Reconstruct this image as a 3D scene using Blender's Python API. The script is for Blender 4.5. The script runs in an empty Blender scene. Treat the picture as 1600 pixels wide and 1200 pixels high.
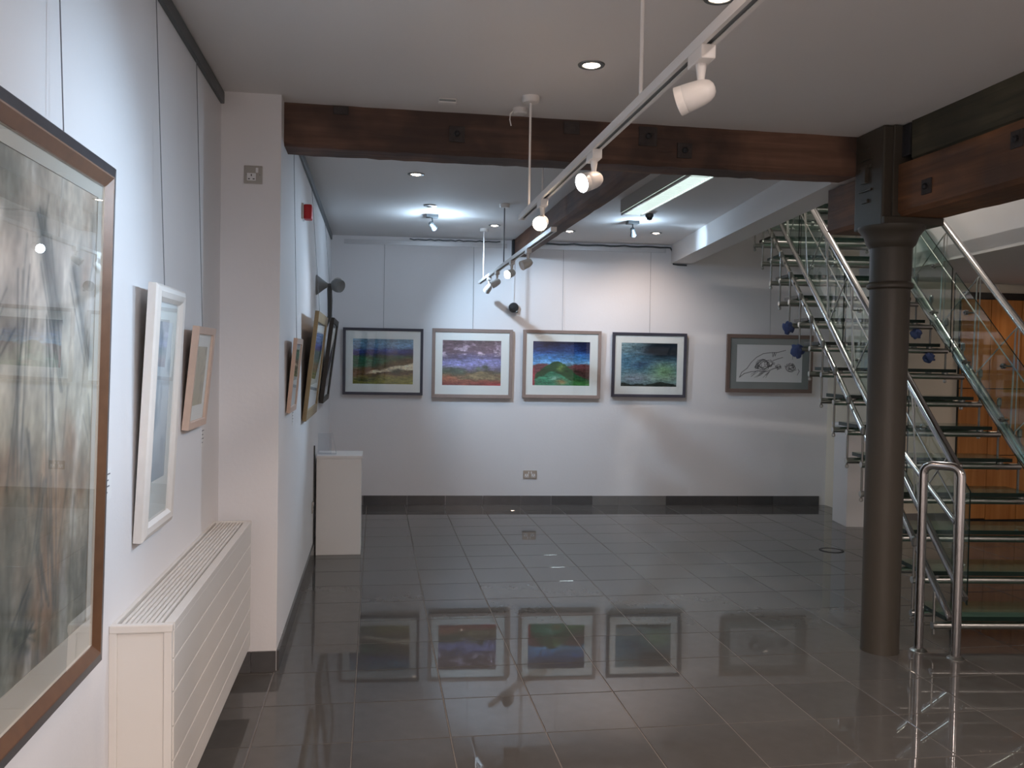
import bpy, bmesh, math, random
import numpy as np
from mathutils import Vector, Matrix, Euler

random.seed(7)
SC = bpy.context.scene
COL = SC.collection
PI = math.pi

# ------------------------------------------------------------------ camera
YAW, PITCH, ROLL, FPX = 0.15545, 0.02798, 0.0169, 1362.0
CAMZ = 1.55
_f = Vector((math.sin(YAW)*math.cos(PITCH), math.cos(YAW)*math.cos(PITCH), -math.sin(PITCH)))
_r = Vector((math.cos(YAW), -math.sin(YAW), 0))
_u = _r.cross(_f)
_r2 = _r*math.cos(ROLL) + _u*math.sin(ROLL)
_u2 = -_r*math.sin(ROLL) + _u*math.cos(ROLL)
cam = bpy.data.cameras.new('camera')
cam.sensor_fit = 'HORIZONTAL'; cam.sensor_width = 36.0
cam.lens = 36.0*FPX/1600.0
cam.clip_start = 0.05; cam.clip_end = 100
camo = bpy.data.objects.new('camera', cam); COL.objects.link(camo)
camo.matrix_world = Matrix(((_r2.x, _u2.x, -_f.x, 0), (_r2.y, _u2.y, -_f.y, 0), (_r2.z, _u2.z, -_f.z, CAMZ), (0, 0, 0, 1)))
SC.camera = camo

# ------------------------------------------------------------------ world, exposure
w = bpy.data.worlds.new('world'); SC.world = w; w.use_nodes = True
w.node_tree.nodes['Background'].inputs[0].default_value = (0.6, 0.7, 0.8, 1)
w.node_tree.nodes['Background'].inputs[1].default_value = 0.03
SC.view_settings.view_transform = 'Standard'
SC.view_settings.look = 'None'
SC.view_settings.gamma = 1
SC.view_settings.use_curve_mapping = False
SC.view_settings.exposure = 0.7
COOL = (0.58, 0.78, 1.0); WARM = (1.0, 0.72, 0.54); NEUT = (1.0, 0.9, 0.8)
P_DOWN = 15.0        # recessed ceiling downlights, watts
P_TRACK = 17.0       # track spots, watts
P_FLUO = 5.0         # louvred fluorescent strip
P_BACK = 85.0        # fill strips added behind the camera to lift the room's brightness

# ------------------------------------------------------------------ helpers
def lin(c):
    c = c/255.0
    return c/12.92 if c <= 0.04045 else ((c+0.055)/1.055)**2.4
def rgb(r, g, b): return (lin(r), lin(g), lin(b), 1.0)

class NT:
    def __init__(s, m):
        m.use_nodes = True; s.t = m.node_tree; s.n = s.t.nodes; s.l = s.t.links
        s.b = s.n.get('Principled BSDF'); s.out = s.n.get('Material Output')
    def add(s, t, **k):
        n = s.n.new(t)
        for a, v in k.items(): setattr(n, a, v)
        return n
    def link(s, a, b): s.l.new(a, b)

MATS = {}
def pm(name, col, rough=0.5, metal=0.0, spec=0.5, var=0.0, scale=8.0, bump=0.0, bscale=60.0, stretch=(1, 1, 1), coat=0.0, objvar=0.0):
    """plain procedural material: principled + noise colour variation + noise bump"""
    if name in MATS: return MATS[name]
    m = bpy.data.materials.new(name); nt = NT(m); b = nt.b
    b.inputs['Base Color'].default_value = col
    b.inputs['Roughness'].default_value = rough
    b.inputs['Metallic'].default_value = metal
    b.inputs['Specular IOR Level'].default_value = spec
    b.inputs['Coat Weight'].default_value = coat
    tc = nt.add('ShaderNodeTexCoord'); mp = nt.add('ShaderNodeMapping'); mp.inputs['Scale'].default_value = stretch
    nt.link(tc.outputs['Object'], mp.inputs[0])
    last = None
    if var > 0:
        no = nt.add('ShaderNodeTexNoise'); no.inputs['Scale'].default_value = scale; no.inputs['Detail'].default_value = 6
        nt.link(mp.outputs[0], no.inputs['Vector'])
        mx = nt.add('ShaderNodeMix', data_type='RGBA')
        mx.inputs[6].default_value = tuple(max(0, c*(1-var)) for c in col[:3])+(1,)
        mx.inputs[7].default_value = tuple(min(1, c*(1+var)) for c in col[:3])+(1,)
        nt.link(no.outputs['Fac'], mx.inputs[0]); last = mx.outputs[2]
    if objvar > 0:
        oi = nt.add('ShaderNodeObjectInfo'); hs = nt.add('ShaderNodeHueSaturation')
        mr = nt.add('ShaderNodeMapRange'); mr.inputs[3].default_value = 1-objvar; mr.inputs[4].default_value = 1+objvar
        nt.link(oi.outputs['Random'], mr.inputs[0]); nt.link(mr.outputs[0], hs.inputs['Value'])
        if last: nt.link(last, hs.inputs['Color'])
        else: hs.inputs['Color'].default_value = col
        last = hs.outputs[0]
    if last: nt.link(last, b.inputs['Base Color'])
    if bump > 0:
        nb = nt.add('ShaderNodeTexNoise'); nb.inputs['Scale'].default_value = bscale; nb.inputs['Detail'].default_value = 4
        nt.link(mp.outputs[0], nb.inputs['Vector'])
        bp = nt.add('ShaderNodeBump'); bp.inputs['Strength'].default_value = bump; bp.inputs['Distance'].default_value = 0.01
        nt.link(nb.outputs['Fac'], bp.inputs['Height']); nt.link(bp.outputs[0], b.inputs['Normal'])
    MATS[name] = m
    return m

def wood(name, c1, c2, axis=0, rough=0.6, scale=3.0, blot=0.5, dark=None):
    if name in MATS: return MATS[name]
    m = bpy.data.materials.new(name); nt = NT(m); b = nt.b
    tc = nt.add('ShaderNodeTexCoord'); mp = nt.add('ShaderNodeMapping')
    s = [9, 9, 9]; s[axis] = 0.5
    mp.inputs['Scale'].default_value = s
    nt.link(tc.outputs['Object'], mp.inputs[0])
    n1 = nt.add('ShaderNodeTexNoise'); n1.inputs['Scale'].default_value = scale; n1.inputs['Detail'].default_value = 8; n1.inputs['Distortion'].default_value = 0.6
    nt.link(mp.outputs[0], n1.inputs['Vector'])
    cr = nt.add('ShaderNodeValToRGB'); cr.color_ramp.elements[0].position = 0.3; cr.color_ramp.elements[1].position = 0.72
    cr.color_ramp.elements[0].color = c1; cr.color_ramp.elements[1].color = c2
    nt.link(n1.outputs['Fac'], cr.inputs[0])
    n2 = nt.add('ShaderNodeTexNoise'); n2.inputs['Scale'].default_value = 2.3; n2.inputs['Detail'].default_value = 3
    nt.link(tc.outputs['Object'], n2.inputs['Vector'])
    r2 = nt.add('ShaderNodeValToRGB'); r2.color_ramp.elements[0].position = 0.40; r2.color_ramp.elements[1].position = 0.60
    r2.color_ramp.elements[0].color = (0, 0, 0, 1); r2.color_ramp.elements[1].color = (blot, blot, blot, 1)
    nt.link(n2.outputs['Fac'], r2.inputs[0])
    mx = nt.add('ShaderNodeMix', data_type='RGBA'); nt.link(r2.outputs[0], mx.inputs[0]); nt.link(cr.outputs[0], mx.inputs[6])
    mx.inputs[7].default_value = dark or tuple(c*0.4 for c in c1[:3])+(1,)
    nt.link(mx.outputs[2], b.inputs['Base Color'])
    b.inputs['Roughness'].default_value = rough
    bp = nt.add('ShaderNodeBump'); bp.inputs['Strength'].default_value = 0.35; bp.inputs['Distance'].default_value = 0.01
    nt.link(n1.outputs['Fac'], bp.inputs['Height']); nt.link(bp.outputs[0], b.inputs['Normal'])
    MATS[name] = m
    return m

def glass(name, tint, dens=0.0, dcol=(0.2, 0.3, 0.27, 1), refl=1.45, rough=0.0, rmul=1.0):
    """clear sheet: transparent tint + mirror reflection by fresnel (+ a share of diffuse for etched glass)"""
    if name in MATS: return MATS[name]
    m = bpy.data.materials.new(name); nt = NT(m); nt.n.remove(nt.b)
    tr = nt.add('ShaderNodeBsdfTransparent'); tr.inputs[0].default_value = tint
    gl = nt.add('ShaderNodeBsdfGlossy'); gl.inputs['Roughness'].default_value = rough; gl.inputs[0].default_value = (rmul, rmul, rmul, 1)
    fr = nt.add('ShaderNodeFresnel'); fr.inputs[0].default_value = refl
    ge = nt.add('ShaderNodeNewGeometry'); fb = nt.add('ShaderNodeMath', operation='SUBTRACT'); fb.inputs[0].default_value = 1.0
    nt.link(ge.outputs['Backfacing'], fb.inputs[1])
    fm = nt.add('ShaderNodeMath', operation='MULTIPLY'); nt.link(fr.outputs[0], fm.inputs[0]); nt.link(fb.outputs[0], fm.inputs[1])
    mx = nt.add('ShaderNodeMixShader'); nt.link(fm.outputs[0], mx.inputs[0])
    base = tr.outputs[0]
    if dens > 0:
        df = nt.add('ShaderNodeBsdfDiffuse'); df.inputs[0].default_value = dcol
        m2 = nt.add('ShaderNodeMixShader'); m2.inputs[0].default_value = dens
        nt.link(tr.outputs[0], m2.inputs[1]); nt.link(df.outputs[0], m2.inputs[2]); base = m2.outputs[0]
    nt.link(base, mx.inputs[1]); nt.link(gl.outputs[0], mx.inputs[2]); nt.link(mx.outputs[0], nt.out.inputs[0])
    MATS[name] = m
    return m

def emis(name, col, strength):
    if name in MATS: return MATS[name]
    m = bpy.data.materials.new(name); nt = NT(m)
    nt.b.inputs['Base Color'].default_value = (0.8, 0.8, 0.8, 1)
    nt.b.inputs['Emission Color'].default_value = tuple(col)+(1,)
    nt.b.inputs['Emission Strength'].default_value = strength
    MATS[name] = m
    return m

class MB:
    """collects shapes into one mesh"""
    def __init__(s): s.v = []; s.f = []; s.mi = []; s.cur = 0
    def _add(s, vs, fs):
        o = len(s.v); s.v += [tuple(p) for p in vs]
        for f in fs: s.f.append(tuple(i+o for i in f)); s.mi.append(s.cur)
        return s
    def box(s, a, b, M=None, bev=0.0):
        x0, y0, z0 = a; x1, y1, z1 = b
        if bev <= 0:
            vs = [Vector(p) for p in ((x0, y0, z0), (x1, y0, z0), (x1, y1, z0), (x0, y1, z0), (x0, y0, z1), (x1, y0, z1), (x1, y1, z1), (x0, y1, z1))]
            fs = [(0, 3, 2, 1), (4, 5, 6, 7), (0, 1, 5, 4), (1, 2, 6, 5), (2, 3, 7, 6), (3, 0, 4, 7)]
        else:
            bm = bmesh.new(); bmesh.ops.create_cube(bm, size=1)
            for v in bm.verts: v.co = Vector(((x0+x1)/2+v.co.x*(x1-x0), (y0+y1)/2+v.co.y*(y1-y0), (z0+z1)/2+v.co.z*(z1-z0)))
            bmesh.ops.bevel(bm, geom=bm.edges[:], offset=bev, segments=2, affect='EDGES', profile=0.6)
            bm.verts.index_update()
            vs = [v.co.copy() for v in bm.verts]; fs = [tuple(v.index for v in f.verts) for f in bm.faces]; bm.free()
        if M: vs = [M @ v for v in vs]
        return s._add(vs, fs)
    def tube(s, pts, r, n=10, cap=True, closed=False):
        pts = [Vector(p) for p in pts]; rs = r if isinstance(r, (list, tuple)) else [r]*len(pts)
        vs = []; fs = []; N = len(pts); ref = None
        for i, p in enumerate(pts):
            if closed: t = (pts[(i+1) % N]-pts[i-1]).normalized()
            elif i == 0: t = (pts[1]-p).normalized()
            elif i == N-1: t = (p-pts[i-1]).normalized()
            else: t = ((pts[i+1]-p).normalized()+(p-pts[i-1]).normalized()).normalized()
            if ref is None:
                ref = Vector((0, 0, 1)) if abs(t.z) < 0.9 else Vector((1, 0, 0))
            a = (ref-t*ref.dot(t)).normalized(); ref = a; b = t.cross(a)
            for k in range(n):
                an = 2*PI*k/n; vs.append(p+(a*math.cos(an)+b*math.sin(an))*rs[i])
        M = N if closed else N-1
        for i in range(M):
            for k in range(n):
                j = (i+1) % N
                fs.append((i*n+k, i*n+(k+1) % n, j*n+(k+1) % n, j*n+k))
        if cap and not closed:
            fs.append(tuple(range(n-1, -1, -1))); fs.append(tuple((N-1)*n+k for k in range(n)))
        return s._add(vs, fs)
    def lathe(s, prof, n=24, M=None):
        """prof: (radius, height) pairs, around local z"""
        vs = []; fs = []
        for (r, z) in prof:
            for k in range(n):
                a = 2*PI*k/n; vs.append(Vector((r*math.cos(a), r*math.sin(a), z)))
        for i in range(len(prof)-1):
            for k in range(n):
                fs.append((i*n+k, i*n+(k+1) % n, (i+1)*n+(k+1) % n, (i+1)*n+k))
        if prof[0][0] > 1e-6: fs.append(tuple(range(n-1, -1, -1)))
        if prof[-1][0] > 1e-6: fs.append(tuple((len(prof)-1)*n+k for k in range(n)))
        if M: vs = [M @ v for v in vs]
        return s._add(vs, fs)
    def prism(s, poly, z0, z1, M=None):
        n = len(poly)
        vs = [Vector((x, y, z0)) for x, y in poly]+[Vector((x, y, z1)) for x, y in poly]
        fs = [tuple(range(n-1, -1, -1)), tuple(range(n, 2*n))]+[(i, (i+1) % n, n+(i+1) % n, n+i) for i in range(n)]
        if M: vs = [M @ v for v in vs]
        return s._add(vs, fs)
    def mesh(s, name, mats, smooth=False):
        me = bpy.data.meshes.new(name); me.from_pydata(s.v, [], s.f)
        for m in (mats if isinstance(mats, (list, tuple)) else [mats]): me.materials.append(m)
        if len(me.materials) > 1:
            for p, k in zip(me.polygons, s.mi): p.material_index = k
        bm = bmesh.new(); bm.from_mesh(me); bmesh.ops.recalc_face_normals(bm, faces=bm.faces[:]); bm.to_mesh(me); bm.free()
        if smooth:
            for p in me.polygons: p.use_smooth = True
            me.set_sharp_from_angle(angle=math.radians(38))
        me.update()
        return me
    def build(s, name, mats, parent=None, smooth=False, loc=None):
        return link(name, s.mesh(name, mats, smooth), parent, loc)

def link(name, me, parent=None, loc=None):
    o = bpy.data.objects.new(name, me); COL.objects.link(o)
    if parent is not None: o.parent = parent
    if loc: o.location = loc
    return o
def empty(name, loc=(0, 0, 0), rot=(0, 0, 0)):
    o = bpy.data.objects.new(name, None); COL.objects.link(o); o.location = loc; o.rotation_euler = rot
    o.empty_display_size = 0.1
    return o
def tag(o, label, cat, group=None):
    o['label'] = label; o['category'] = cat
    if group: o['group'] = group
    return o
def struct(o, label=None, cat=None):
    o['kind'] = 'structure'
    if label: o['label'] = label
    if cat: o['category'] = cat
    return o
def aim_matrix(loc, d):
    """local +z along d"""
    return Matrix.Translation(Vector(loc)) @ Vector(d).to_track_quat('Z', 'Y').to_matrix().to_4x4()
def spot(name, loc, d, col, watts, size=70, blend=0.6, radius=0.02, parent=None):
    L = bpy.data.lights.new(name, 'SPOT'); L.color = col; L.energy = watts; L.spot_size = math.radians(size); L.spot_blend = blend; L.shadow_soft_size = radius
    o = bpy.data.objects.new(name, L); COL.objects.link(o)
    o.matrix_world = Matrix.Translation(Vector(loc)) @ Vector(d).to_track_quat('-Z', 'Y').to_matrix().to_4x4()
    if parent is not None:
        o.parent = parent
        o.matrix_parent_inverse = Matrix.Translation(-Vector(parent.location))
    return o

# ------------------------------------------------------------------ coordinate frames of the place
XL1, XL2 = -0.745, -0.465          # near-left wall, far-left wall
YP = 4.374                         # front of the pier
CEIL = 2.81
BA = math.radians(-3.125)          # back wall runs slightly skew
BW = Vector((-0.114, 9.231, 0)); BD = Vector((math.cos(BA), math.sin(BA), 0)); BN = Vector((-math.sin(BA), math.cos(BA), 0))
def bw(s, z, off=0.0): return BW+BD*s-BN*off+Vector((0, 0, z))
SB = 0.117386                      # stair direction
SU = Vector((math.sin(SB), math.cos(SB), 0)); SV = Vector((math.cos(SB), -math.sin(SB), 0)); SO = Vector((3.04955, 4.33768, 0))
def st(s, t, z): return SO+SU*s+SV*t+Vector((0, 0, z))
MST = Matrix(((SV.x, SU.x, 0, SO.x), (SV.y, SU.y, 0, SO.y), (0, 0, 1, 0), (0, 0, 0, 1)))   # local (t, s, z)
def proj(p):
    d = Vector(p)-Vector((0, 0, CAMZ)); z = d.dot(_f)
    if z < 0.05: return None
    return (800+FPX*d.dot(_r2)/z, 600-FPX*d.dot(_u2)/z, z)

# ------------------------------------------------------------------ materials
m_wall = pm('wall_paint', (0.80, 0.79, 0.80, 1), 0.75, var=0.02, scale=3, bump=0.08, bscale=45)
m_ceil = pm('ceiling_paint', (0.74, 0.725, 0.715, 1), 0.85, var=0.02, scale=2, bump=0.05, bscale=60)
m_cream = pm('cream_paint', (0.78, 0.72, 0.6, 1), 0.7, var=0.03, scale=3, bump=0.05)
m_grout = pm('grout', (0.19, 0.17, 0.155, 1), 0.8, var=0.2, scale=20)
m_tile = pm('polished_tile', (0.100, 0.097, 0.094, 1), 0.022, spec=0.38, var=0.12, scale=14, objvar=0.10)
m_skirt = pm('skirting_tile', (0.085, 0.083, 0.084, 1), 0.22, var=0.15, scale=14, objvar=0.25)
m_skirt2 = pm('skirting_tile_pale', (0.19, 0.185, 0.18, 1), 0.3, var=0.15, scale=14)
m_beam = wood('dark_timber', rgb(92, 66, 54), rgb(132, 98, 80), 0, 0.7, 3.0, 0.8, rgb(54, 42, 38))
m_joist = wood('joist_timber', rgb(86, 58, 46), rgb(122, 88, 68), 1, 0.7, 3.0, 0.5, rgb(56, 42, 38))
m_orange = wood('orange_timber', rgb(98, 66, 44), rgb(140, 94, 60), 1, 0.6, 3.0, 0.7, rgb(62, 44, 34))
m_green = wood('grey_green_timber', rgb(62, 60, 48), rgb(92, 86, 68), 1, 0.75, 3.0, 0.5, rgb(42, 42, 36))
m_iron = pm('black_iron', (0.018, 0.018, 0.022, 1), 0.6, var=0.3, scale=30, bump=0.3)
m_col = pm('column_paint', rgb(68, 63, 55), 0.45, var=0.05, scale=6, bump=0.08, bscale=25)
m_chrome = pm('polished_steel', (0.56, 0.545, 0.545, 1), 0.16, metal=1.0)
m_steel = pm('brushed_steel', (0.50, 0.50, 0.48, 1), 0.28, metal=1.0)
m_dsteel = pm('dull_steel', (0.26, 0.26, 0.25, 1), 0.4, metal=1.0)
m_glass = glass('balustrade_glass', (0.87, 0.94, 0.915, 1), 0.03, (0.35, 0.5, 0.46, 1), 1.45)
m_gedge = pm('glass_edge', (0.006, 0.014, 0.012, 1), 0.5, spec=0.15)
m_tread = glass('tread_glass', (0.50, 0.68, 0.60, 1), 0.55, (0.11, 0.20, 0.155, 1), 1.4, 0.05)
m_tedge = pm('tread_edge', (0.008, 0.022, 0.017, 1), 0.3, spec=0.3)
m_pane = glass('picture_glass', (0.97, 0.98, 0.98, 1), 0.0, refl=1.5)
m_wmetal = pm('white_enamel', (0.80, 0.78, 0.76, 1), 0.35)
m_rad = pm('radiator_enamel', (0.72, 0.69, 0.65, 1), 0.4, var=0.02, scale=3)
m_raddark = pm('radiator_inside', (0.09, 0.085, 0.08, 1), 0.7)
m_black = pm('black_plastic', (0.012, 0.012, 0.014, 1), 0.45)
m_grey = pm('grey_plastic', (0.25, 0.27, 0.28, 1), 0.5)
m_dgrey = pm('dark_grey_metal', (0.10, 0.11, 0.115, 1), 0.4, metal=0.5)
m_red = pm('red_plastic', rgb(190, 22, 30), 0.4)
m_wire = pm('wire', (0.16, 0.16, 0.17, 1), 0.5)
m_socket = pm('socket_nickel', (0.42, 0.39, 0.35, 1), 0.35, metal=0.8)
m_white = pm('white_plastic', (0.78, 0.78, 0.78, 1), 0.4)
m_card = pm('card', (0.82, 0.82, 0.82, 1), 0.7)
m_ink = pm('printed_ink', (0.22, 0.22, 0.24, 1), 0.7)
m_blue = pm('blue_cloth', rgb(76, 92, 140), 0.85, var=0.3, scale=30, bump=0.5, bscale=90)
m_plinth = pm('plinth_paint', (0.80, 0.795, 0.79, 1), 0.55, var=0.015, scale=4)
m_oak = wood('cupboard_veneer', rgb(176, 112, 54), rgb(204, 142, 78), 2, 0.4, 2.0, 0.15, rgb(150, 94, 46))
m_dband = pm('dark_trim', (0.02, 0.018, 0.016, 1), 0.5)
m_acryl = glass('acrylic', (0.93, 0.95, 0.97, 1), 0.06, (0.7, 0.75, 0.8, 1), 1.45)
e_cool = emis('lamp_cool', (0.80, 0.92, 1.0), 40)
e_warm = emis('lamp_warm', (1.0, 0.80, 0.58), 36)
e_down = emis('downlight_lamp', (1.0, 0.82, 0.66), 14)
e_fluo = emis('fluorescent_louvre', (0.80, 1.0, 0.92), 1.8)

# ------------------------------------------------------------------ room shell
def wallbox(name, a, b, mat, label, M=None):
    return struct(MB().box(a, b, M).build(name, mat), label, 'wall')
wallbox('wall_left', (XL1-0.2, -2.6, 0), (XL1, YP, 3.0), m_wall, 'white near left wall behind the radiator')
wallbox('wall_left_far', (XL1-0.2, YP, 0), (XL2, 9.6, 3.0), m_wall, 'white pier and far left wall with leaning pictures')
MB_ = Matrix.Translation(BW) @ Matrix.Rotation(BA, 4, 'Z')
wallbox('wall_back', (-0.6, 0, 0), (5.3, 0.15, 4.5), m_wall, 'white back wall with a row of landscape paintings', MB_)
wallbox('wall_right_far', (4.93, 7.85, 0), (7.3, 8.0, 4.5), m_cream, 'cream wall behind the glass staircase')
wallbox('wall_right_return', (4.93, 8.0, 0), (5.05, 9.05, 4.5), m_cream, 'short cream return wall beside the back wall')
wallbox('wall_right', (7.2, -2.6, 0), (7.35, 7.85, 4.5), m_wall, 'white right hand wall')
wallbox('wall_front', (XL1-0.2, -2.75, 0), (7.35, -2.6, 3.0), m_wall, 'white wall behind the camera')

def stxy(s, t): p = st(s, t, 0); return (p.x, p.y)
cl = struct(MB().prism([(XL1-0.2, -2.6), (7.3, -2.6), (7.3, 4.80), (XL1-0.2, 4.80)], CEIL, 2.95)
            .prism([(XL1-0.2, 4.80), stxy(0.49, -0.40), stxy(5.2, -0.40), (XL1-0.2, 9.7)], CEIL, 2.95).build('ceiling', m_ceil), 'off-white flat plaster ceiling', 'ceiling')
struct(MB().prism([stxy(0.40, 1.12), (7.25, 4.80), (7.25, 7.85), stxy(3.62, 1.12)], 2.38, 2.5).build('ceiling_right', m_ceil), 'lower plaster soffit beside the staircase', 'ceiling')
struct(MB().box((-0.6, 0.3, 4.5), (1.4, 5.2, 4.6), MST).build('ceiling_stairwell', m_ceil), 'stairwell ceiling high above the stairs', 'ceiling')
struct(MB().prism([stxy(0.40, 1.12), stxy(0.40, 1.20), stxy(3.62, 1.20), stxy(3.62, 1.12)], 2.40, 4.5).build('wall_stairwell_right', m_wall), 'white fascia along the stairwell opening', 'wall')
struct(MB().box((2.4, 4.80, CEIL), (7.2, 4.9, 4.5)).box((4.25, 4.801, 2.39), (7.2, 4.899, CEIL)).build('wall_stairwell_front', m_wall), 'white fascia above the timber beams', 'wall')
struct(MB().box((-0.47, 0.42, 2.615), (-0.25, 4.72, 4.5), MST).build('trim_bulkhead', m_ceil), 'white boxed bulkhead running beside the stairwell', 'bulkhead')

# floor: grout bed plus single polished tiles
fl = struct(MB().box((XL1-0.2, -2.6, -0.12), (7.3, 9.6, -0.0025)).build('floor', m_grout), 'dark grey polished tile floor with pale grout', 'floor')
TX, TY, X0, Y0 = 0.398, 0.406, -0.075, 3.114
def tile_mesh():
    g = 0.0024; b = 0.0018; a, c = TX/2-g, TY/2-g
    vs = [(-a, -c, -0.008), (a, -c, -0.008), (a, c, -0.008), (-a, c, -0.008), (-a, -c, -b), (a, -c, -b), (a, c, -b), (-a, c, -b),
          (-a+b, -c+b, 0), (a-b, -c+b, 0), (a-b, c-b, 0), (-a+b, c-b, 0)]
    fs = [(4, 5, 9, 8), (5, 6, 10, 9), (6, 7, 11, 10), (7, 4, 8, 11), (8, 9, 10, 11), (0, 1, 5, 4), (1, 2, 6, 5), (2, 3, 7, 6), (3, 0, 4, 7)]
    return vs, fs
tv, tf = tile_mesh()
tme = bpy.data.meshes.new('floor_tile'); tme.from_pydata(tv, [], tf); tme.materials.append(m_tile)
cand = []; rest = []
for i in range(-3, 19):
    for j in range(-15, 17):
        cx, cy = X0+(i+0.5)*TX, Y0+(j+0.5)*TY
        if cy > 9.55 or cy < -2.5 or cx > 7.15 or cx < XL1-0.1: continue
        vis = 0
        if cy < BW.y-0.055*cx+0.15 and not (cx < XL2-0.1 and cy > YP):
            for a in (-0.5, 0, 0.5):
                for c in (-0.5, 0, 0.5):
                    q = proj((cx+a*TX, cy+c*TY, 0))
                    if q and -5 < q[0] < 1605 and q[1] < 1205: vis += 1
        (cand if vis else rest).append((-vis/(cy*cy+cx*cx), cx, cy))
cand.sort()
for k, (_, cx, cy) in enumerate(cand):
    if k < 300:
        o = link('tile', tme, fl, (cx, cy, 0)); o.rotation_euler = (random.uniform(-1, 1)*0.0011, random.uniform(-1, 1)*0.0011, 0)
    else: rest.append((0, cx, cy))
mb = MB()
for _, cx, cy in rest: mb._add([(x+cx, y+cy, z) for x, y, z in tv], tf)
o = mb.build('floor_tiling', m_tile, fl); o['kind'] = 'stuff'

# skirting tiles
def skirt(name, p0, d, L, n, seams, pale=(), h=0.10, th=0.012, label='dark grey tile skirting'):
    e = struct(empty(name, p0), label, 'skirting'); d = Vector(d).normalized(); n = Vector(n)
    cuts = [0]+list(seams)+[L]
    for k in range(len(cuts)-1):
        a, c = cuts[k]+0.0015, cuts[k+1]-0.0015
        P = [d*a, d*c, d*c+n*th, d*a+n*th]
        MB().prism([(p.x, p.y) for p in P], 0.0, h).build('skirting_tile', m_skirt2 if k in pale else m_skirt, e)
    return e
seams = [0.30, 0.76, 1.16, 1.56, 1.96, 2.29, 2.737, 3.017, 3.548, 3.95, 4.35, 4.75]
skirt('baseboard_back', bw(-0.30, 0), BD, 5.28, -BN, seams, (0, 7, 8), label='dark tile skirting along the back wall with two paler tiles')
skirt('baseboard_pier', (XL1, YP, 0), (1, 0, 0), 0.28, (0, -1, 0), [0.16], label='dark tile skirting on the front of the pier')
skirt('baseboard_left', (XL2, YP, 0), (0, 1, 0), 4.8, (1, 0, 0), [0.4*k for k in range(1, 12)], label='dark tile skirting along the far left wall')
skirt('baseboard_right', (4.93, 7.85, 0), (1, 0, 0), 0.76, (0, -1, 0), [0.3], (0, 1), label='grey tile skirting below the cream wall')

# picture rails
struct(MB().box((XL1, -2.0, 2.745), (XL1+0.018, YP-0.02, 2.80), bev=0.003).build('trim_1', m_dgrey), 'grey metal picture rail above the radiator', 'picture rail')
struct(MB().box((XL2, 4.74, 2.735), (XL2+0.016, 9.05, 2.79), bev=0.003).build('trim_2', m_dgrey), 'grey metal picture rail on the far left wall', 'picture rail')
m_rail = pm('rail_aluminium', (0.62, 0.62, 0.63, 1), 0.35, metal=0.3)
struct(MB().box((-0.224, -0.018, 2.725), (1.47, 0, 2.77), MB_).build('trim_3', m_rail), 'pale metal picture rail left of the joist on the back wall', 'picture rail')
struct(MB().box((1.63, -0.018, 2.725), (3.19, 0, 2.77), MB_).build('trim_4', m_rail), 'pale metal picture rail right of the joist on the back wall', 'picture rail')

# ------------------------------------------------------------------ timbers and column
def rough_beam(name, a, b, mat, nseg, axis, amp=0.006, parent=None):
    """sawn timber with chamfered, slightly wavy arrises"""
    mb = MB(); a = Vector(a); b = Vector(b); vs = []; fs = []
    others = [k for k in range(3) if k != axis]
    for i in range(nseg+1):
        t = i/nseg; c = 0.02
        ring = [(a[others[0]]+c, a[others[1]]), (b[others[0]]-c, a[others[1]]), (b[others[0]], a[others[1]]+c), (b[others[0]], b[others[1]]), (a[others[0]], b[others[1]]), (a[others[0]], a[others[1]]+c)]
        for p, q in ring:
            v = [0, 0, 0]; v[axis] = a[axis]+(b[axis]-a[axis])*t
            v[others[0]] = p+random.uniform(-amp, amp)*0.6; v[others[1]] = q+(random.uniform(-amp, amp)*0.5 if q < b[others[1]]-0.01 else 0)
            vs.append(v)
    for i in range(nseg):
        for k in range(6): fs.append((i*6+k, i*6+(k+1) % 6, (i+1)*6+(k+1) % 6, (i+1)*6+k))
    fs.append(tuple(range(6))); fs.append(tuple(nseg*6+k for k in range(6)))
    mb._add(vs, fs)
    return mb.build(name, mat, parent)
def plate(parent, mat, c, n, sz=0.075):
    """square iron washer with a domed bolt head; n = outward normal axis"""
    M = aim_matrix(c, n)
    q = MB().box((-sz/2, -sz/2, -0.004), (sz/2, sz/2, 0.008), M, bev=0.002).build('bolt_plate', mat, parent)
    MB().lathe([(0.016, 0.008), (0.016, 0.02), (0.008, 0.026), (0, 0.027)], 6, M).build('bolt_head', m_iron, q)

bm_e = tag(empty('timber_beam', (0, 4.5, 2.597)), 'long dark brown timber beam spanning from pier to iron column head', 'beam')
def par(o, e):
    o.parent = e; o.matrix_parent_inverse = Matrix.Translation(-Vector(e.location)); return o
par(rough_beam('beam_body', (XL2, 4.50, 2.597), (2.62, 4.72, CEIL), m_beam, 46, 0), bm_e)
m_plate = pm('rusty_plate', (0.045, 0.036, 0.034, 1), 0.7, var=0.4, scale=40, bump=0.4)
tmp = empty('t_')
for x, z, s in ((0.397, 2.700, 0.08), (1.412, 2.745, 0.10), (1.616, 2.681, 0.08)): plate(tmp, m_plate, (x, 4.497, z), (0, -1, 0), s)
q = MB().box((-0.225, 4.485, 2.765), (-0.150, 4.50, 2.805), bev=0.004).build('bracket', m_plate, tmp)
q = MB().box((0.955, 4.489, 2.735), (1.04, 4.50, 2.80), bev=0.004).build('bracket', m_plate, tmp)
for c in list(tmp.children): par(c, bm_e)
bpy.data.objects.remove(tmp)

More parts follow.
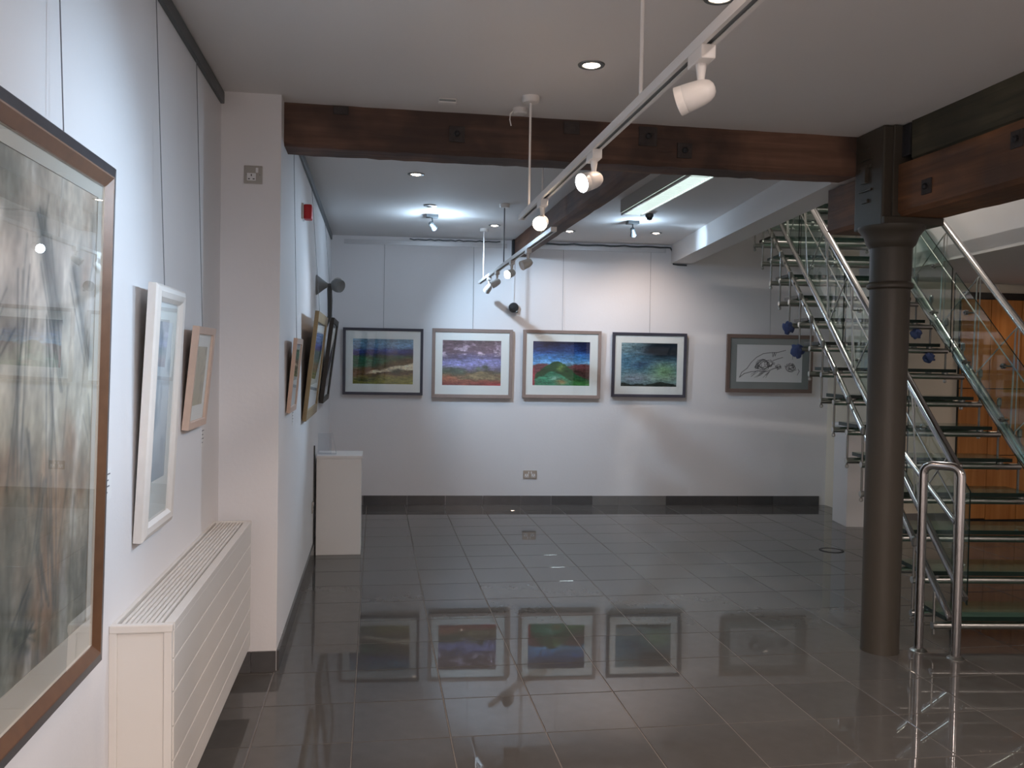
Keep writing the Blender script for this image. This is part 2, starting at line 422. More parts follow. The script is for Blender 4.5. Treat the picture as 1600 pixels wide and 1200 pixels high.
jo = tag(empty('ceiling_joist', (1.5, 7, 2.638)), 'brown timber joist running under the ceiling to the back wall', 'beam')
par(rough_beam('joist_body', (1.425, 4.72, 2.638), (1.575, 9.14, CEIL), m_joist, 30, 1, 0.004), jo)
par(MB().box((1.405, 9.06, 2.63), (1.425, 9.15, CEIL)).build('dark_joint', m_iron, None), jo)

cb = tag(empty('cross_beam', (2.82, 3.5, 2.33)), 'orange timber beam under a grey-green timber, carried by the iron column', 'beam')
par(rough_beam('lower_timber', (2.685, -2.55, 2.335), (2.975, 4.93, 2.60), m_orange, 60, 1, 0.004), cb)
o = par(rough_beam('upper_timber', (2.705, -2.55, 2.602), (2.96, 4.14, CEIL), m_green, 50, 1, 0.004), cb); o['label'] = 'grey-green upper timber'
tmp = empty('t_')
for y, z in ((3.973, 2.442), (3.359, 2.524)): plate(tmp, m_plate, (2.686, y, z), (-1, 0, 0), 0.075)
MB().box((2.70, 4.15, 2.64), (2.86, 4.24, CEIL-0.004), bev=0.006).build('dark_block', m_iron, tmp)  # dark block filling the gap between head and upper timber
for c in list(tmp.children): par(c, cb)
bpy.data.objects.remove(tmp)

CX, CY = 2.735, 4.345
co = tag(empty('iron_column', (CX, CY, 0)), 'round olive-grey painted cast iron column with boxed head carrying the beams', 'column')
MB().lathe([(0.100, 0), (0.0985, 0.02), (0.0985, 0.6), (0.100, 1.4), (0.103, 1.965)], 40).build('shaft', m_col, co, True)
MB().lathe([(0.103, 1.96), (0.116, 1.968), (0.120, 1.98), (0.116, 1.992), (0.105, 2.0)], 40).build('ring_moulding', m_col, co, True)
MB().lathe([(0.105, 2.0), (0.107, 2.18), (0.125, 2.20), (0.13, 2.215), (0.138, 2.24), (0.155, 2.265), (0.168, 2.28), (0.170, 2.295)], 40).build('capital', m_col, co, True)
MB().box((-0.128, -0.135, 2.293), (0.215, 0.135, 2.333), bev=0.006).build('abacus', m_col, co)
hx = 2.605-CX
hd = MB().box((hx, -0.115, 2.285), (hx+0.095, 0.155, CEIL-0.002), bev=0.01).box((hx+0.05, -0.13, 2.335), (hx+0.29, -0.10, CEIL-0.002), bev=0.005).box((hx+0.095, -0.10, 2.605), (hx+0.29, 0.15, CEIL-0.003)).build('head_box', m_col, co)
for (z0, z1, y0, y1, d) in ((2.712, 2.727, 0.03, 0.15, .010), (2.655, 2.668, -0.01, 0.11, .012), (2.53, 2.625, 0.03, 0.075, .022), (2.612, 2.627, 0.0, 0.11, .014), (2.487, 2.499, -0.01, 0.11, .012), (2.425, 2.445, 0.02, 0.08, .012)):
    MB().box((hx-d, y0-0.01, z0), (hx+0.004, y1-0.01, z1), bev=0.003).build('cast_rib', m_col, hd)

# ------------------------------------------------------------------ radiator
RY0, RY1, RX, RT, RBZ = 2.625, 4.235, -0.573, 0.765, 0.175
ra = tag(empty('radiator', (XL1, RY0, 0)), 'long off-white panel radiator with slatted top grille on the left wall', 'radiator')
D = RX-XL1; Lr = RY1-RY0
MB().box((0.004, 0.012, RBZ), (D-0.03, Lr-0.012, RT-0.05)).build('core', m_raddark, ra)
for y in (0.0, Lr-0.012):
    p = MB().box((0.0, y, RBZ), (D, y+0.012, RT-0.015), bev=0.002).build('end_panel', m_rad, ra)
    if y == 0:
        MB().box((0.0, -0.006, RBZ), (0.022, 0.002, RT-0.018), bev=0.002).build('end_flange', m_rad, p)
        MB().box((D-0.022, -0.006, RBZ), (D, 0.002, RT-0.018), bev=0.002).build('end_flange', m_rad, p)
for y0, y1 in ((-0.008, 0.016), (Lr-0.016, Lr+0.006)):
    MB().box((0.0, y0, RT-0.02), (D+0.003, y1, RT+0.004), bev=0.004).build('grille_frame', m_rad, ra)
MB().box((D-0.026, 0.0165, RT-0.02), (D+0.004, Lr-0.0165, RT+0.004), bev=0.002).build('grille_frame', m_rad, ra)
MB().box((0.0, -0.002, RT-0.02), (0.014, Lr, RT+0.002), bev=0.003).build('grille_frame', m_rad, ra)
bar = MB().box((-0.0048, 0.014, RT-0.02), (0.0048, Lr-0.014, RT+0.001), bev=0.002).mesh('grille_bar', m_rad)
for k in range(8): link('grille_bar', bar, ra, (0.030+k*(D-0.026-0.030-0.006)/7.6, 0, 0))
zs = [RBZ, 0.258, 0.360, 0.462, 0.564, 0.662, RT-0.018]
for k in range(6):
    MB().box((D-0.020, 0.012, zs[k]+0.0015), (D+(0.0035 if k % 1 == 0 else 0), Lr-0.012, zs[k+1]-0.0015), bev=0.003).build('front_panel', m_rad, ra)
MB().box((D-0.016, 0.012, RBZ+0.005), (D-0.004, Lr-0.012, RT-0.02)).build('panel_backing', m_white, ra)
for y in (0.25, Lr-0.25): MB().tube([(0.05, y, 0.0), (0.05, y, RBZ)], 0.011).build('pipe', m_wmetal, ra)

# ------------------------------------------------------------------ painted art (vertex colours laid on a fine grid)
class Noise:
    def __init__(s, seed): s.r = np.random.RandomState(seed); s.g = s.r.rand(96, 96)
    def n(s, x, y):
        x = np.asarray(x)+50.3; y = np.asarray(y)+50.7
        xi = np.floor(x).astype(int); yi = np.floor(y).astype(int); fx = x-xi; fy = y-yi
        fx = fx*fx*(3-2*fx); fy = fy*fy*(3-2*fy); g = s.g; a = lambda i, j: g[i % 96, j % 96]
        return (a(xi, yi)*(1-fx)+a(xi+1, yi)*fx)*(1-fy)+(a(xi, yi+1)*(1-fx)+a(xi+1, yi+1)*fx)*fy
    def fbm(s, x, y, o=4):
        t = 0; k = 0.5
        for i in range(o): t = t+k*s.n(x*2**i+7.1*i, y*2**i+3.7*i); k *= 0.5
        return t/(1-0.5**o)
def sm(x, a, b):
    t = np.clip((x-a)/(b-a), 0, 1); return t*t*(3-2*t)
def C(r, g, b): return np.array([r, g, b], float)
def mixc(img, col, m):
    m = np.clip(m, 0, 1)[..., None]; return img*(1-m)+np.asarray(col)*m
def ramp(v, stops):
    out = np.zeros(v.shape+(3,)); ps = [p for p, _ in stops]
    for k in range(3): out[..., k] = np.interp(v, ps, [c[k] for _, c in stops])
    return out
def seg(img, u, v, p, q, w, col, a=1.0, asp=1.0):
    """soft line p-q"""
    px, py = p; qx, qy = q; dx, dy = (qx-px)*asp, qy-py; L2 = dx*dx+dy*dy+1e-9
    X, Y = (u-px)*asp, v-py
    t = np.clip((X*dx+Y*dy)/L2, 0, 1); d = np.hypot(X-t*dx, Y-t*dy)
    return mixc(img, col, a*np.exp(-(d/w)**2))

def art1(u, v):      # green and cream hillside under a blue horizon
    N = Noise(1); h = N.fbm(u*6, v*9); t = N.fbm(u*3+9, v*14)
    im = ramp(v+(h-.5)*.06, [(0, C(96, 98, 40)), (.12, C(120, 112, 62)), (.25, C(92, 72, 48)), (.45, C(78, 88, 52)), (.60, C(48, 84, 66)), (.66, C(36, 46, 92)), (.74, C(44, 60, 116)), (.8, C(84, 120, 154)), (1, C(96, 134, 156))])
    im = mixc(im, C(40, 88, 66), sm(v, .30, .42)*(1-sm(v, .58, .64))*(1-sm(u, .35, .75))*(.5+t))
    im = mixc(im, C(36, 54, 40), np.exp(-((v-.58-.05*np.sin(u*5))/.05)**2)*sm(u, .3, .5)*.8)
    im = mixc(im, C(96, 68, 46), np.exp(-((v-(.22+.30*u))/.09)**2)*.75)
    fld = sm(v, .20+.10*u-.01, .20+.12*u+.02)*(1-sm(v, .20+.27*u-.02, .20+.27*u+.02))*sm(u, .15, .35)
    im = mixc(im, C(206, 190, 160), fld)
    im = mixc(im, C(58, 62, 44), np.exp(-((v-.28)/.05)**2-((u-.72)/.09)**2)*1.2)
    im = mixc(im, C(70, 56, 40), np.exp(-((v-.235-.03*np.sin(u*14))/.022)**2)*sm(u, .2, .4))
    im = mixc(im, C(126, 124, 58), (1-sm(v, .10, .17+.08*u))*sm(u, .3, .6)*.8)
    im = mixc(im, C(44, 58, 34), np.exp(-((v-.06)/.06)**2)*(1-sm(u, .3, .5))*(h > .45)*.8)
    return im*(0.82+.36*t)[..., None]
def art2(u, v):      # violet storm clouds over red field
    N = Noise(2); h = N.fbm(u*4, v*8); t = N.fbm(u*5+3, v*20)
    im = ramp(v+(h-.5)*.10, [(0, C(112, 50, 50)), (.10, C(128, 72, 58)), (.2, C(112, 88, 66)), (.28, C(80, 76, 58)), (.36, C(90, 86, 110)), (.46, C(122, 122, 172)), (.56, C(110, 112, 162)), (.62, C(84, 78, 112)), (.75, C(96, 78, 96)), (1, C(72, 58, 68))])
    cl = N.fbm(u*7+20, v*9+4)
    im = mixc(im, C(206, 192, 206), sm(cl, .56, .68)*np.exp(-((v-.74)/.09)**2)*.9)
    im = mixc(im, C(150, 130, 150), sm(cl, .5, .7)*sm(v, .65, .75)*.6)
    im = mixc(im, C(66, 84, 74), np.exp(-((v-.32)/.07)**2)*(1-sm(u, .30, .45))*(.4+h))
    im = mixc(im, C(54, 62, 56), np.exp(-((v-.40)/.055)**2-((u-.74)/.055)**2)*1.3)
    im = mixc(im, C(78, 88, 74), np.exp(-((v-.37)/.04)**2-((u-.62)/.05)**2)*1.0)
    mound = .16+.16*np.exp(-((u-.66)/.22)**2)
    im = mixc(im, C(112, 98, 72), (1-sm(v, mound-.012, mound+.012))*sm(v, .10, .16)*sm(u, .2, .4))
    im = mixc(im, C(146, 46, 52), (1-sm(v, .02, .12))*sm(u, .45, .9)*.8)
    im = mixc(im, C(150, 84, 62), np.exp(-((v-.15)/.07)**2)*(1-sm(u, .1, .35))*.8)
    return im*(0.80+.4*t)[..., None]
def art3(u, v):      # green hill below deep blue sky
    N = Noise(3); h = N.fbm(u*4, v*10); t = N.fbm(u*4+5, v*16)
    im = ramp(v+(h-.5)*.16, [(0, C(48, 84, 60)), (.40, C(60, 80, 70)), (.5, C(96, 150, 200)), (.62, C(62, 122, 182)), (.75, C(38, 76, 138)), (.88, C(30, 44, 86)), (1, C(32, 34, 62))])
    im = mixc(im, C(24, 26, 56), sm(u, .55, 1)*sm(v, .55, .9)*.6)
    rid = .46+.04*np.sin(u*9)
    im = mixc(im, C(104, 60, 66), (1-sm(v, rid-.02, rid+.015)))
    im = mixc(im, C(66, 44, 42), (1-sm(v, .3, .45))*sm(u, .6, .8))
    hill = .12+.42*np.exp(-((u-.42)/.34)**2)
    im = mixc(im, C(34, 72, 44), 1-sm(v, hill-.015, hill+.015))
    im = mixc(im, C(104, 130, 66), np.exp(-((u-.50)/.07)**2-((v-.40)/.08)**2)*.8)
    im = mixc(im, C(34, 62, 34), np.exp(-((u-.62)/.10)**2-((v-.28)/.12)**2)*.8)
    lo = .04+.27*np.exp(-((u-.34)/.30)**2)
    im = mixc(im, C(46, 120, 92), (1-sm(v, lo-.02, lo+.01))*.85)
    im = mixc(im, C(128, 180, 160), np.exp(-((u-.38)/.07)**2-((v-.17)/.05)**2))
    im = mixc(im, C(146, 120, 78), np.exp(-((u-.52)/.10)**2-((v-.08)/.06)**2))
    im = mixc(im, C(52, 96, 40), sm(u, .62, .72)*(1-sm(v, .02, .26-.2*(u-.6)))*.8)
    im = mixc(im, C(150, 50, 62), (1-sm(u, .02, .05))*(1-sm(v, .35, .45)))
    return im*(0.80+.4*t)[..., None]
def art4(u, v):      # dark storm cloud with green glow over low hills
    N = Noise(4); h = N.fbm(u*3+v*2, v*9-u*2); t = N.fbm(u*4+v*3, v*18-u*4)
    im = ramp(v+(h-.5)*.2, [(0, C(92, 112, 118)), (.2, C(104, 126, 128)), (.4, C(84, 120, 136)), (.6, C(72, 112, 136)), (.8, C(98, 126, 138)), (1, C(110, 136, 142))])
    im = mixc(im, C(106, 140, 94), np.exp(-((u-.78)/.24)**2-((v-.36)/.22)**2)*.8)
    dk = np.exp(-((u-.78)/.36)**2-((v-.86-.1*(u-.8))/.20)**2)
    im = mixc(im, C(24, 34, 44), np.clip(dk*1.9*(.55+h), 0, 1))
    im = mixc(im, C(34, 64, 92), np.exp(-((u-.36)/.22)**2-((v-.50-.2*(u-.36))/.07)**2)*(.4+h))
    im = mixc(im, C(124, 118, 142), np.exp(-((u-.25)/.2)**2-((v-.18)/.1)**2)*.4)
    gr = .055+.05*np.exp(-((u-.72)/.13)**2)+.012*np.sin(u*23)
    im = mixc(im, C(40, 46, 42), 1-sm(v, gr-.012, gr+.012))
    return im*(0.82+.36*t)[..., None]
def art5(u, v):      # ink line drawing of tangled branches
    N = Noise(5); im = np.ones(u.shape+(3,))*C(206, 205, 206); r = random.Random(5); ink = C(46, 46, 50)
    def curve(pts, w, a=.9):
        nonlocal im
        for p, q in zip(pts[:-1], pts[1:]): im = seg(im, u, v, p, q, w, ink, a, 1.72)
    curve([(.05, .12), (.08, .25), (.16, .36), (.22, .52), (.30, .66), (.40, .76), (.50, .79), (.62, .80), (.74, .86)], .007)
    curve([(.05, .12), (.12, .22), (.22, .27), (.34, .30), (.46, .28), (.56, .36), (.68, .42)], .008)
    curve([(.55, .58), (.63, .63), (.70, .67)], .007); curve([(.85, .75), (.85, .62)], .005); curve([(.93, .2), (.96, .3), (.94, .36)], .006)
    for cx, cy, s, n in ((.40, .45, .10, 16), (.50, .50, .07, 10), (.83, .42, .085, 14), (.64, .42, .05, 6), (.30, .42, .05, 5)):
        for k in range(n):
            a0 = r.uniform(0, 6.28); pts = []
            rr = r.uniform(.3, 1)*s
            for j in range(5): pts.append((cx+r.uniform(-.02, .02)+rr*math.cos(a0+j*.7), cy+r.uniform(-.03, .03)+rr*1.5*math.sin(a0+j*.7)))
            curve(pts, .0055, .75)
    for k in range(14):
        x = r.uniform(.3, .55); y = r.uniform(.24, .34); curve([(x, y), (x-.05-r.random()*.06, y-.10-r.random()*.06)], .005, .7)
    curve([(.54, .80), (.55, .68), (.57, .80), (.58, .70), (.60, .80)], .006)
    return im
def artbig(u, v):    # charcoal and wash study, grey and buff
    N = Noise(6); h = N.fbm(u*5, v*4, 5); t = N.fbm(u*16, v*5, 4); k = N.fbm(u*3+11, v*2.4+5, 4)
    im = ramp(v, [(0, C(126, 122, 112)), (.2, C(138, 130, 118)), (.42, C(144, 136, 122)), (.5, C(166, 162, 148)), (.7, C(186, 180, 172)), (.85, C(184, 174, 164)), (1, C(178, 168, 156))])  # paler upper half paints in the tone of the glass reflection
    im = mixc(im, C(150, 118, 96), sm(h, .52, .75)*.55); im = mixc(im, C(104, 112, 110), sm(k, .52, .72)*.6)
    im = mixc(im, C(206, 204, 202), sm(t, .55, .75)*.45)
    ch = C(84, 88, 88); r = random.Random(11)
    for (a, b, w, al) in (((.66, .90), (.78, .70), .022, .8), ((.70, .84), (.80, .58), .012, .6), ((.86, .80), (.97, .62), .020, .7), ((.50, .72), (.36, .56), .035, .55), ((.60, .78), (.58, .40), .006, .6), ((.74, .72), (.76, .40), .006, .5), ((.54, .66), (.40, .50), .02, .5),
                         ((.46, .40), (.28, .34), .03, .5), ((.36, .52), (.30, .44), .02, .5), ((.62, .46), (.68, .36), .018, .55), ((.74, .36), (.70, .24), .006, .8), ((.70, .24), (.76, .12), .007, .8), ((.76, .40), (.80, .08), .006, .6), ((.66, .16), (.60, .09), .012, .8), ((.60, .09), (.68, .05), .010, .8), ((.68, .10), (.62, .055), .007, .7),
                         ((.24, .62), (.1, .4), .02, .5), ((.15, .9), (.3, .7), .02, .5), ((.10, .3), (.2, .1), .02, .5)):
        im = seg(im, u+.05*(h-.5)+.03*(t-.5), v+.05*(k-.5), a, b, w*1.25, ch, al*.75, .85)
        for q in range(3):
            j = lambda: r.uniform(-.03, .03)
            im = seg(im, u, v, (a[0]+j(), a[1]+j()), (b[0]+j(), b[1]+j()), .0035, ch, .45, .85)
    for q in range(46):
        x, y = r.random(), r.random(); im = seg(im, u, v, (x, y), (x+r.uniform(-.05, .05), y-r.uniform(.05, .25)), .003+.002*r.random(), C(96, 98, 94), .35, .85)
    im = mixc(im, C(110, 112, 104), sm(N.fbm(u*4+2, v*5), .45, .7)*(1-sm(v, .36, .42))*.5)
    im = im*(.86+.5*(N.fbm(u*24, v*9, 4)-.22))[..., None]*(.92+.16*N.fbm(u*60, v*50, 2))[..., None]
    return im
def artpale(u, v):
    N = Noise(7); h = N.fbm(u*4, v*6); im = ramp(v, [(0, C(150, 158, 166)), (.5, C(186, 190, 194)), (1, C(196, 200, 206))])
    im = mixc(im, C(146, 154, 162), sm(h, .5, .75)*.7)
    return seg(im, u, v, (.3, .9), (.15, .4), .05, C(120, 130, 140), .5, .5)
def artolive(u, v):
    N = Noise(8); h = N.fbm(u*5, v*7); im = ramp(v, [(0, C(142, 136, 108)), (1, C(158, 152, 132))])
    im = mixc(im, C(112, 110, 92), sm(h, .48, .7)*.7)
    for k in range(9): im = seg(im, u, v, (.2+.08*k, .1), (.3+.05*k, .8), .008, C(90, 88, 76), .4)
    return im
def artland(seed, top, mid, low):
    def f(u, v):
        N = Noise(seed); h = N.fbm(u*5, v*8); t = N.fbm(u*4, v*16)
        im = ramp(v+(h-.5)*.2, [(0, low), (.35, low), (.5, mid), (.62, mid), (.75, top), (1, top)])
        return im*(.75+.5*t)[..., None]
    return f

m_art = bpy.data.materials.new('painted_art'); _nt = NT(m_art)
_at = _nt.add('ShaderNodeVertexColor'); _at.layer_name = 'paint'; _nt.link(_at.outputs[0], _nt.b.inputs['Base Color']); _nt.b.inputs['Roughness'].default_value = 0.8
_nt.b.inputs['Specular IOR Level'].default_value = 0.1
_no = _nt.add('ShaderNodeTexNoise'); _no.inputs['Scale'].default_value = 90; _bp = _nt.add('ShaderNodeBump'); _bp.inputs['Strength'].default_value = 0.1; _bp.inputs['Distance'].default_value = .003
_nt.link(_no.outputs[0], _bp.inputs['Height']); _nt.link(_bp.outputs[0], _nt.b.inputs['Normal'])

def art_mesh(fn, x0, x1, z0, z1, y, nx, nz, gain=1.5, brush=0.0):
    u, v = np.meshgrid(np.linspace(0, 1, nx), np.linspace(0, 1, nz))
    if brush > 0:
        B = Noise(77+nx); wu = u+brush*(B.fbm(u*9, v*12)-.5)+brush*.5*(B.fbm(u*30, v*40)-.5); wv = v+brush*(B.fbm(u*8+31, v*14+17)-.5)+brush*.6*(B.fbm(u*26+3, v*46)-.5)
        im = fn(wu, wv); g = (B.fbm(u*14+v*4, v*52, 3)-.5)+.7*(B.fbm(u*50, v*60+u*20, 2)-.5)
        im = im*(1+.55*g)[..., None]; lum = im.mean(-1, keepdims=True); im = lum+(im-lum)*.92
    else: im = fn(u, v)
    im = np.clip(im, 0, 255)/255.0
    ln = np.where(im <= 0.04045, im/12.92, ((im+0.055)/1.055)**2.4)*gain
    co_ = np.stack([x0+u*(x1-x0), np.full_like(u, y), z0+v*(z1-z0)], -1).reshape(-1, 3)
    idx = np.arange(nx*nz).reshape(nz, nx)
    f = np.stack([idx[:-1, :-1], idx[:-1, 1:], idx[1:, 1:], idx[1:, :-1]], -1).reshape(-1, 4)
    me = bpy.data.meshes.new('artwork'); me.from_pydata(co_.tolist(), [], f.tolist())
    a = me.color_attributes.new('paint', 'FLOAT_COLOR', 'POINT')
    buf = np.ones((nx*nz, 4), np.float32); buf[:, :3] = np.clip(ln, 0, 1).reshape(-1, 3)
    a.data.foreach_set('color', buf.ravel()); me.materials.append(m_art)
    return me

def frame_mesh(W, H, prof, mats, name='frame'):
    """mitred moulding; prof = list of (inset from outside, y) going round the section, y<0 is towards the viewer"""
    mb = MB(); n = len(prof)
    cs = [(0, 0, 1, 1), (W, 0, -1, 1), (W, H, -1, -1), (0, H, 1, -1)]
    vs = []
    for (x, z, sx, sz) in cs:
        for (i, y) in prof: vs.append((x+sx*i, y, z+sz*i))
    o = len(mb.v); mb.v += vs
    for k in range(4):
        for j in range(n):
            a, b = k*n+j, k*n+(j+1) % n; c, d = ((k+1) % 4)*n+(j+1) % n, ((k+1) % 4)*n+j
            mb.f.append((a, b, c, d)); mb.mi.append(j if len(mats) > 1 and j < len(mats) else 0)
    return mb.mesh(name, mats)

def picture(label, loc, rz, lean, W, H, mats, fw, depth, matc, mw, fn, res, wire=None, wires=(0.5,), group=None, prof=None, gain=1.5, slab=None, name='framed_picture', brush=0.0):
    """origin: bottom-left back corner; local x right, z up, -y to the viewer. mw = (left, right, bottom, top) mount widths"""
    e = tag(empty(name, loc, (lean, 0, rz)), label, 'picture', group)
    M = Matrix.Translation(Vector(loc)) @ Euler((lean, 0, rz)).to_matrix().to_4x4()
    prof = prof or [(0, 0), (0, -depth), (fw*0.12, -depth*1.0), (fw*0.9, -depth*0.92), (fw, -depth*0.85), (fw, 0)]
    link('frame', frame_mesh(W, H, prof, mats), e)
    yb = -depth*0.45
    MB().box((fw*0.5, -0.004, fw*0.5), (W-fw*0.5, -0.001, H-fw*0.5)).build('backing_board', pm('backing_board', rgb(120, 92, 70), 0.8, var=.1), e)
    x0, x1, z0, z1 = fw+mw[0], W-fw-mw[1], fw+mw[2], H-fw-mw[3]
    mm = MB()
    for a, b in (((fw*.7, z1), (W-fw*.7, H-fw*.7)), ((fw*.7, fw*.7), (W-fw*.7, z0)), ((fw*.7, z0), (x0, z1)), ((x1, z0), (W-fw*.7, z1))):
        if b[0]-a[0] > 0.001 and b[1]-a[1] > 0.001: mm.box((a[0], yb-0.002, a[1]), (b[0], yb, b[1]))
    if mm.v: mm.build('mount', matc, e)
    link('artwork', art_mesh(fn, x0, x1, z0, z1, yb+0.0005, res[0], res[1], gain, brush), e)
    MB().box((fw*.8, -depth*0.68, fw*.8), (W-fw*.8, -depth*0.68+0.0015, H-fw*.8)).build('glass', m_pane, e)
    if slab: slab(e)
    if wire is not None:
        Mi = M.inverted()
        for wx in wires:
            top = M @ Vector((wx*W, 0, H*0.97))
            p = Vector(wire(wx*W)); p = Vector((p.x, p.y, p.z))
            MB().tube([Mi @ p, Mi @ top], 0.0016, 5).build('hanging_wire', m_wire, e)
    return e

m_fdark = pm('frame_dark', rgb(66, 66, 78), 0.45, var=0.15, scale=30)
m_fgrey = pm('frame_taupe', rgb(150, 132, 124), 0.5, var=0.12, scale=40)
m_fbrown = pm('frame_brown', rgb(118, 100, 92), 0.45, var=0.12, scale=40)
m_mount = pm('mount_card', (0.86, 0.87, 0.85, 1), 0.8)
m_mgrey = pm('mount_grey', rgb(132, 138, 138), 0.8, var=0.04)
m_fsilver = pm('frame_silver_black', rgb(70, 70, 76), 0.35, metal=0.3, var=0.35, scale=25)
m_fgold = pm('frame_umber', rgb(112, 80, 58), 0.4, metal=0.15, var=0.25, scale=25)
m_fcream = pm('frame_limed', (0.78, 0.73, 0.68, 1), 0.45, var=0.04, scale=30)
m_foak = pm('frame_pale_oak', rgb(206, 178, 160), 0.5, var=0.08, scale=30)
m_folive = pm('frame_gilt', rgb(150, 128, 90), 0.45, var=0.15, scale=30)
m_fblack = pm('frame_black', rgb(52, 46, 40), 0.5, var=0.15, scale=30)
m_paper = pm('paper_edge', rgb(214, 206, 196), 0.8)

# back wall row
def backpic(label, s0, s1, z0, z1, fm, fw, mc, mw, fn, res, group=None, gain=1.5, brush=0.06):
    p = bw(s0, z0, 0.012)
    return picture(label, p, BA, 0.02, s1-s0, z1-z0, [fm], fw, 0.03, mc, mw, fn, res, lambda x: bw(s0+x, 2.73, 0.012), (0.5,), group, gain=gain, brush=brush)
G = 'landscape paintings on the back wall'
backpic('dark framed painting of green and cream fields under a blue horizon', -0.222, 0.606, 1.160, 1.855, m_fdark, 0.028, m_mount, (.075, .075, .085, .085), art1, (190, 150), group=G)
backpic('taupe framed painting of violet clouds over a red field', 0.697, 1.546, 1.140, 1.865, m_fgrey, 0.036, m_mount, (.075, .085, .095, .085), art2, (190, 150), group=G)
backpic('taupe framed painting of a green hill under deep blue sky', 1.656, 2.495, 1.149, 1.869, m_fgrey, 0.034, m_mount, (.075, .085, .10, .085), art3, (190, 150), group=G)
backpic('dark framed painting of a black storm cloud over low hills', 2.618, 3.430, 1.171, 1.862, m_fdark, 0.030, m_mount, (.07, .07, .085, .08), art4, (190, 150), group=G)
backpic('brown framed ink drawing of tangled branches in a grey mount', 3.880, 4.850, 1.237, 1.868, m_fbrown, 0.040, m_mgrey, (.075, .075, .075, .07), art5, (240, 140), gain=1.25, brush=0.0)

# near left wall
R90 = PI/2
def leftpic(label, X, y0, y1, z0, z1, lean, mats, fw, depth, mc, mw, fn, res, prof=None, wires=(0.5,), gain=1.5, railz=2.75, gap=0.004, slab=None, group=None):
    return picture(label, (X+gap, y0, z0), R90, lean, y1-y0, (z1-z0)/math.cos(lean), mats, fw, depth, mc, mw, fn, res, lambda x: (X+0.012, y0+x, railz), wires, group, prof, gain, slab)
bigprof = [(0, 0), (0, -0.030), (0.005, -0.036), (0.030, -0.040), (0.034, -0.040), (0.054, -0.030), (0.062, -0.026), (0.062, 0)]
def deckle(e): pass
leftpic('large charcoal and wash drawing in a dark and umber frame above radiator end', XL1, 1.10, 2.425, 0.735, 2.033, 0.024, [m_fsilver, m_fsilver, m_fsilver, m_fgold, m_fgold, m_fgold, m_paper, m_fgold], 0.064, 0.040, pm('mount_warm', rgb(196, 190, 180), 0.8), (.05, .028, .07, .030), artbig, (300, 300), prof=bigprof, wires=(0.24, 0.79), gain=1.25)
whprof = [(0, 0), (0, -0.024), (0.006, -0.030), (0.022, -0.036), (0.040, -0.033), (0.052, -0.024), (0.056, -0.018), (0.056, 0)]
leftpic('tall limed white frame with a pale grey drawing, leaning from wall above radiator', XL1, 2.85, 3.245, 0.957, 1.772, 0.052, [m_fcream], 0.056, 0.034, m_mount, (.04, .05, .12, .06), artpale, (40, 80), prof=whprof, wires=(0.55,))
leftpic('small pale oak frame with an olive grey sheet, beside the pier', XL1, 3.53, 3.885, 1.255, 1.662, 0.098, [m_foak], 0.030, 0.026, m_mount, (.045, .045, .06, .05), artolive, (40, 50), wires=(0.55,))
# far left wall
leftpic('small pale pink-brown frame nearest the pier on the far left wall', XL2, 4.69, 5.06, 1.250, 1.645, 0.090, [m_foak], 0.030, 0.020, m_mount, (.03, .03, .14, .03), artland(21, C(60, 70, 60), C(46, 56, 46), C(60, 60, 44)), (30, 30), wires=(0.5,), railz=2.74)
leftpic('gilt framed landscape leaning out between pale and black frames on far left wall', XL2, 5.69, 6.72, 1.135, 1.842, 0.108, [m_folive], 0.065, 0.026, m_mount, (.06, .06, .16, .06), artland(22, C(70, 84, 140), C(86, 84, 96), C(92, 88, 52)), (50, 40), wires=(0.5,), railz=2.74)
leftpic('black sided framed picture beside the corner of the back wall', XL2, 7.35, 8.22, 1.165, 1.875, 0.120, [m_fblack], 0.045, 0.035, m_mount, (.06, .06, .08, .06), artland(23, C(150, 140, 128), C(90, 84, 72), C(70, 68, 56)), (40, 40), wires=(0.5,), railz=2.74)

# caption cards
def card(label, loc, rz, w=0.062, h=0.085):
    e = tag(empty('caption_card', loc, (0, 0, rz)), label, 'label')
    c = MB().box((-w/2, -0.0015, 0), (w/2, 0, h)).build('card', m_card, e)
    for k, (a, b) in enumerate(((.1, .8), (.1, .55), (.1, .7), (.1, .4))):
        z = h*(.86-.2*k); MB().box((-w/2+a*w, -0.0021, z-0.003), (-w/2+b*w, -0.0014, z+0.001)).build('print_line', m_ink, e)
card('small white caption card beside the large charcoal drawing', (XL1+0.0005, 2.60, 1.135), R90)
card('small white caption card under the pale oak frame', (XL1+0.0005, 3.97, 1.145), R90)
card('small white caption card under the pink-brown frame', (XL2+0.0005, 5.10, 1.155), R90)

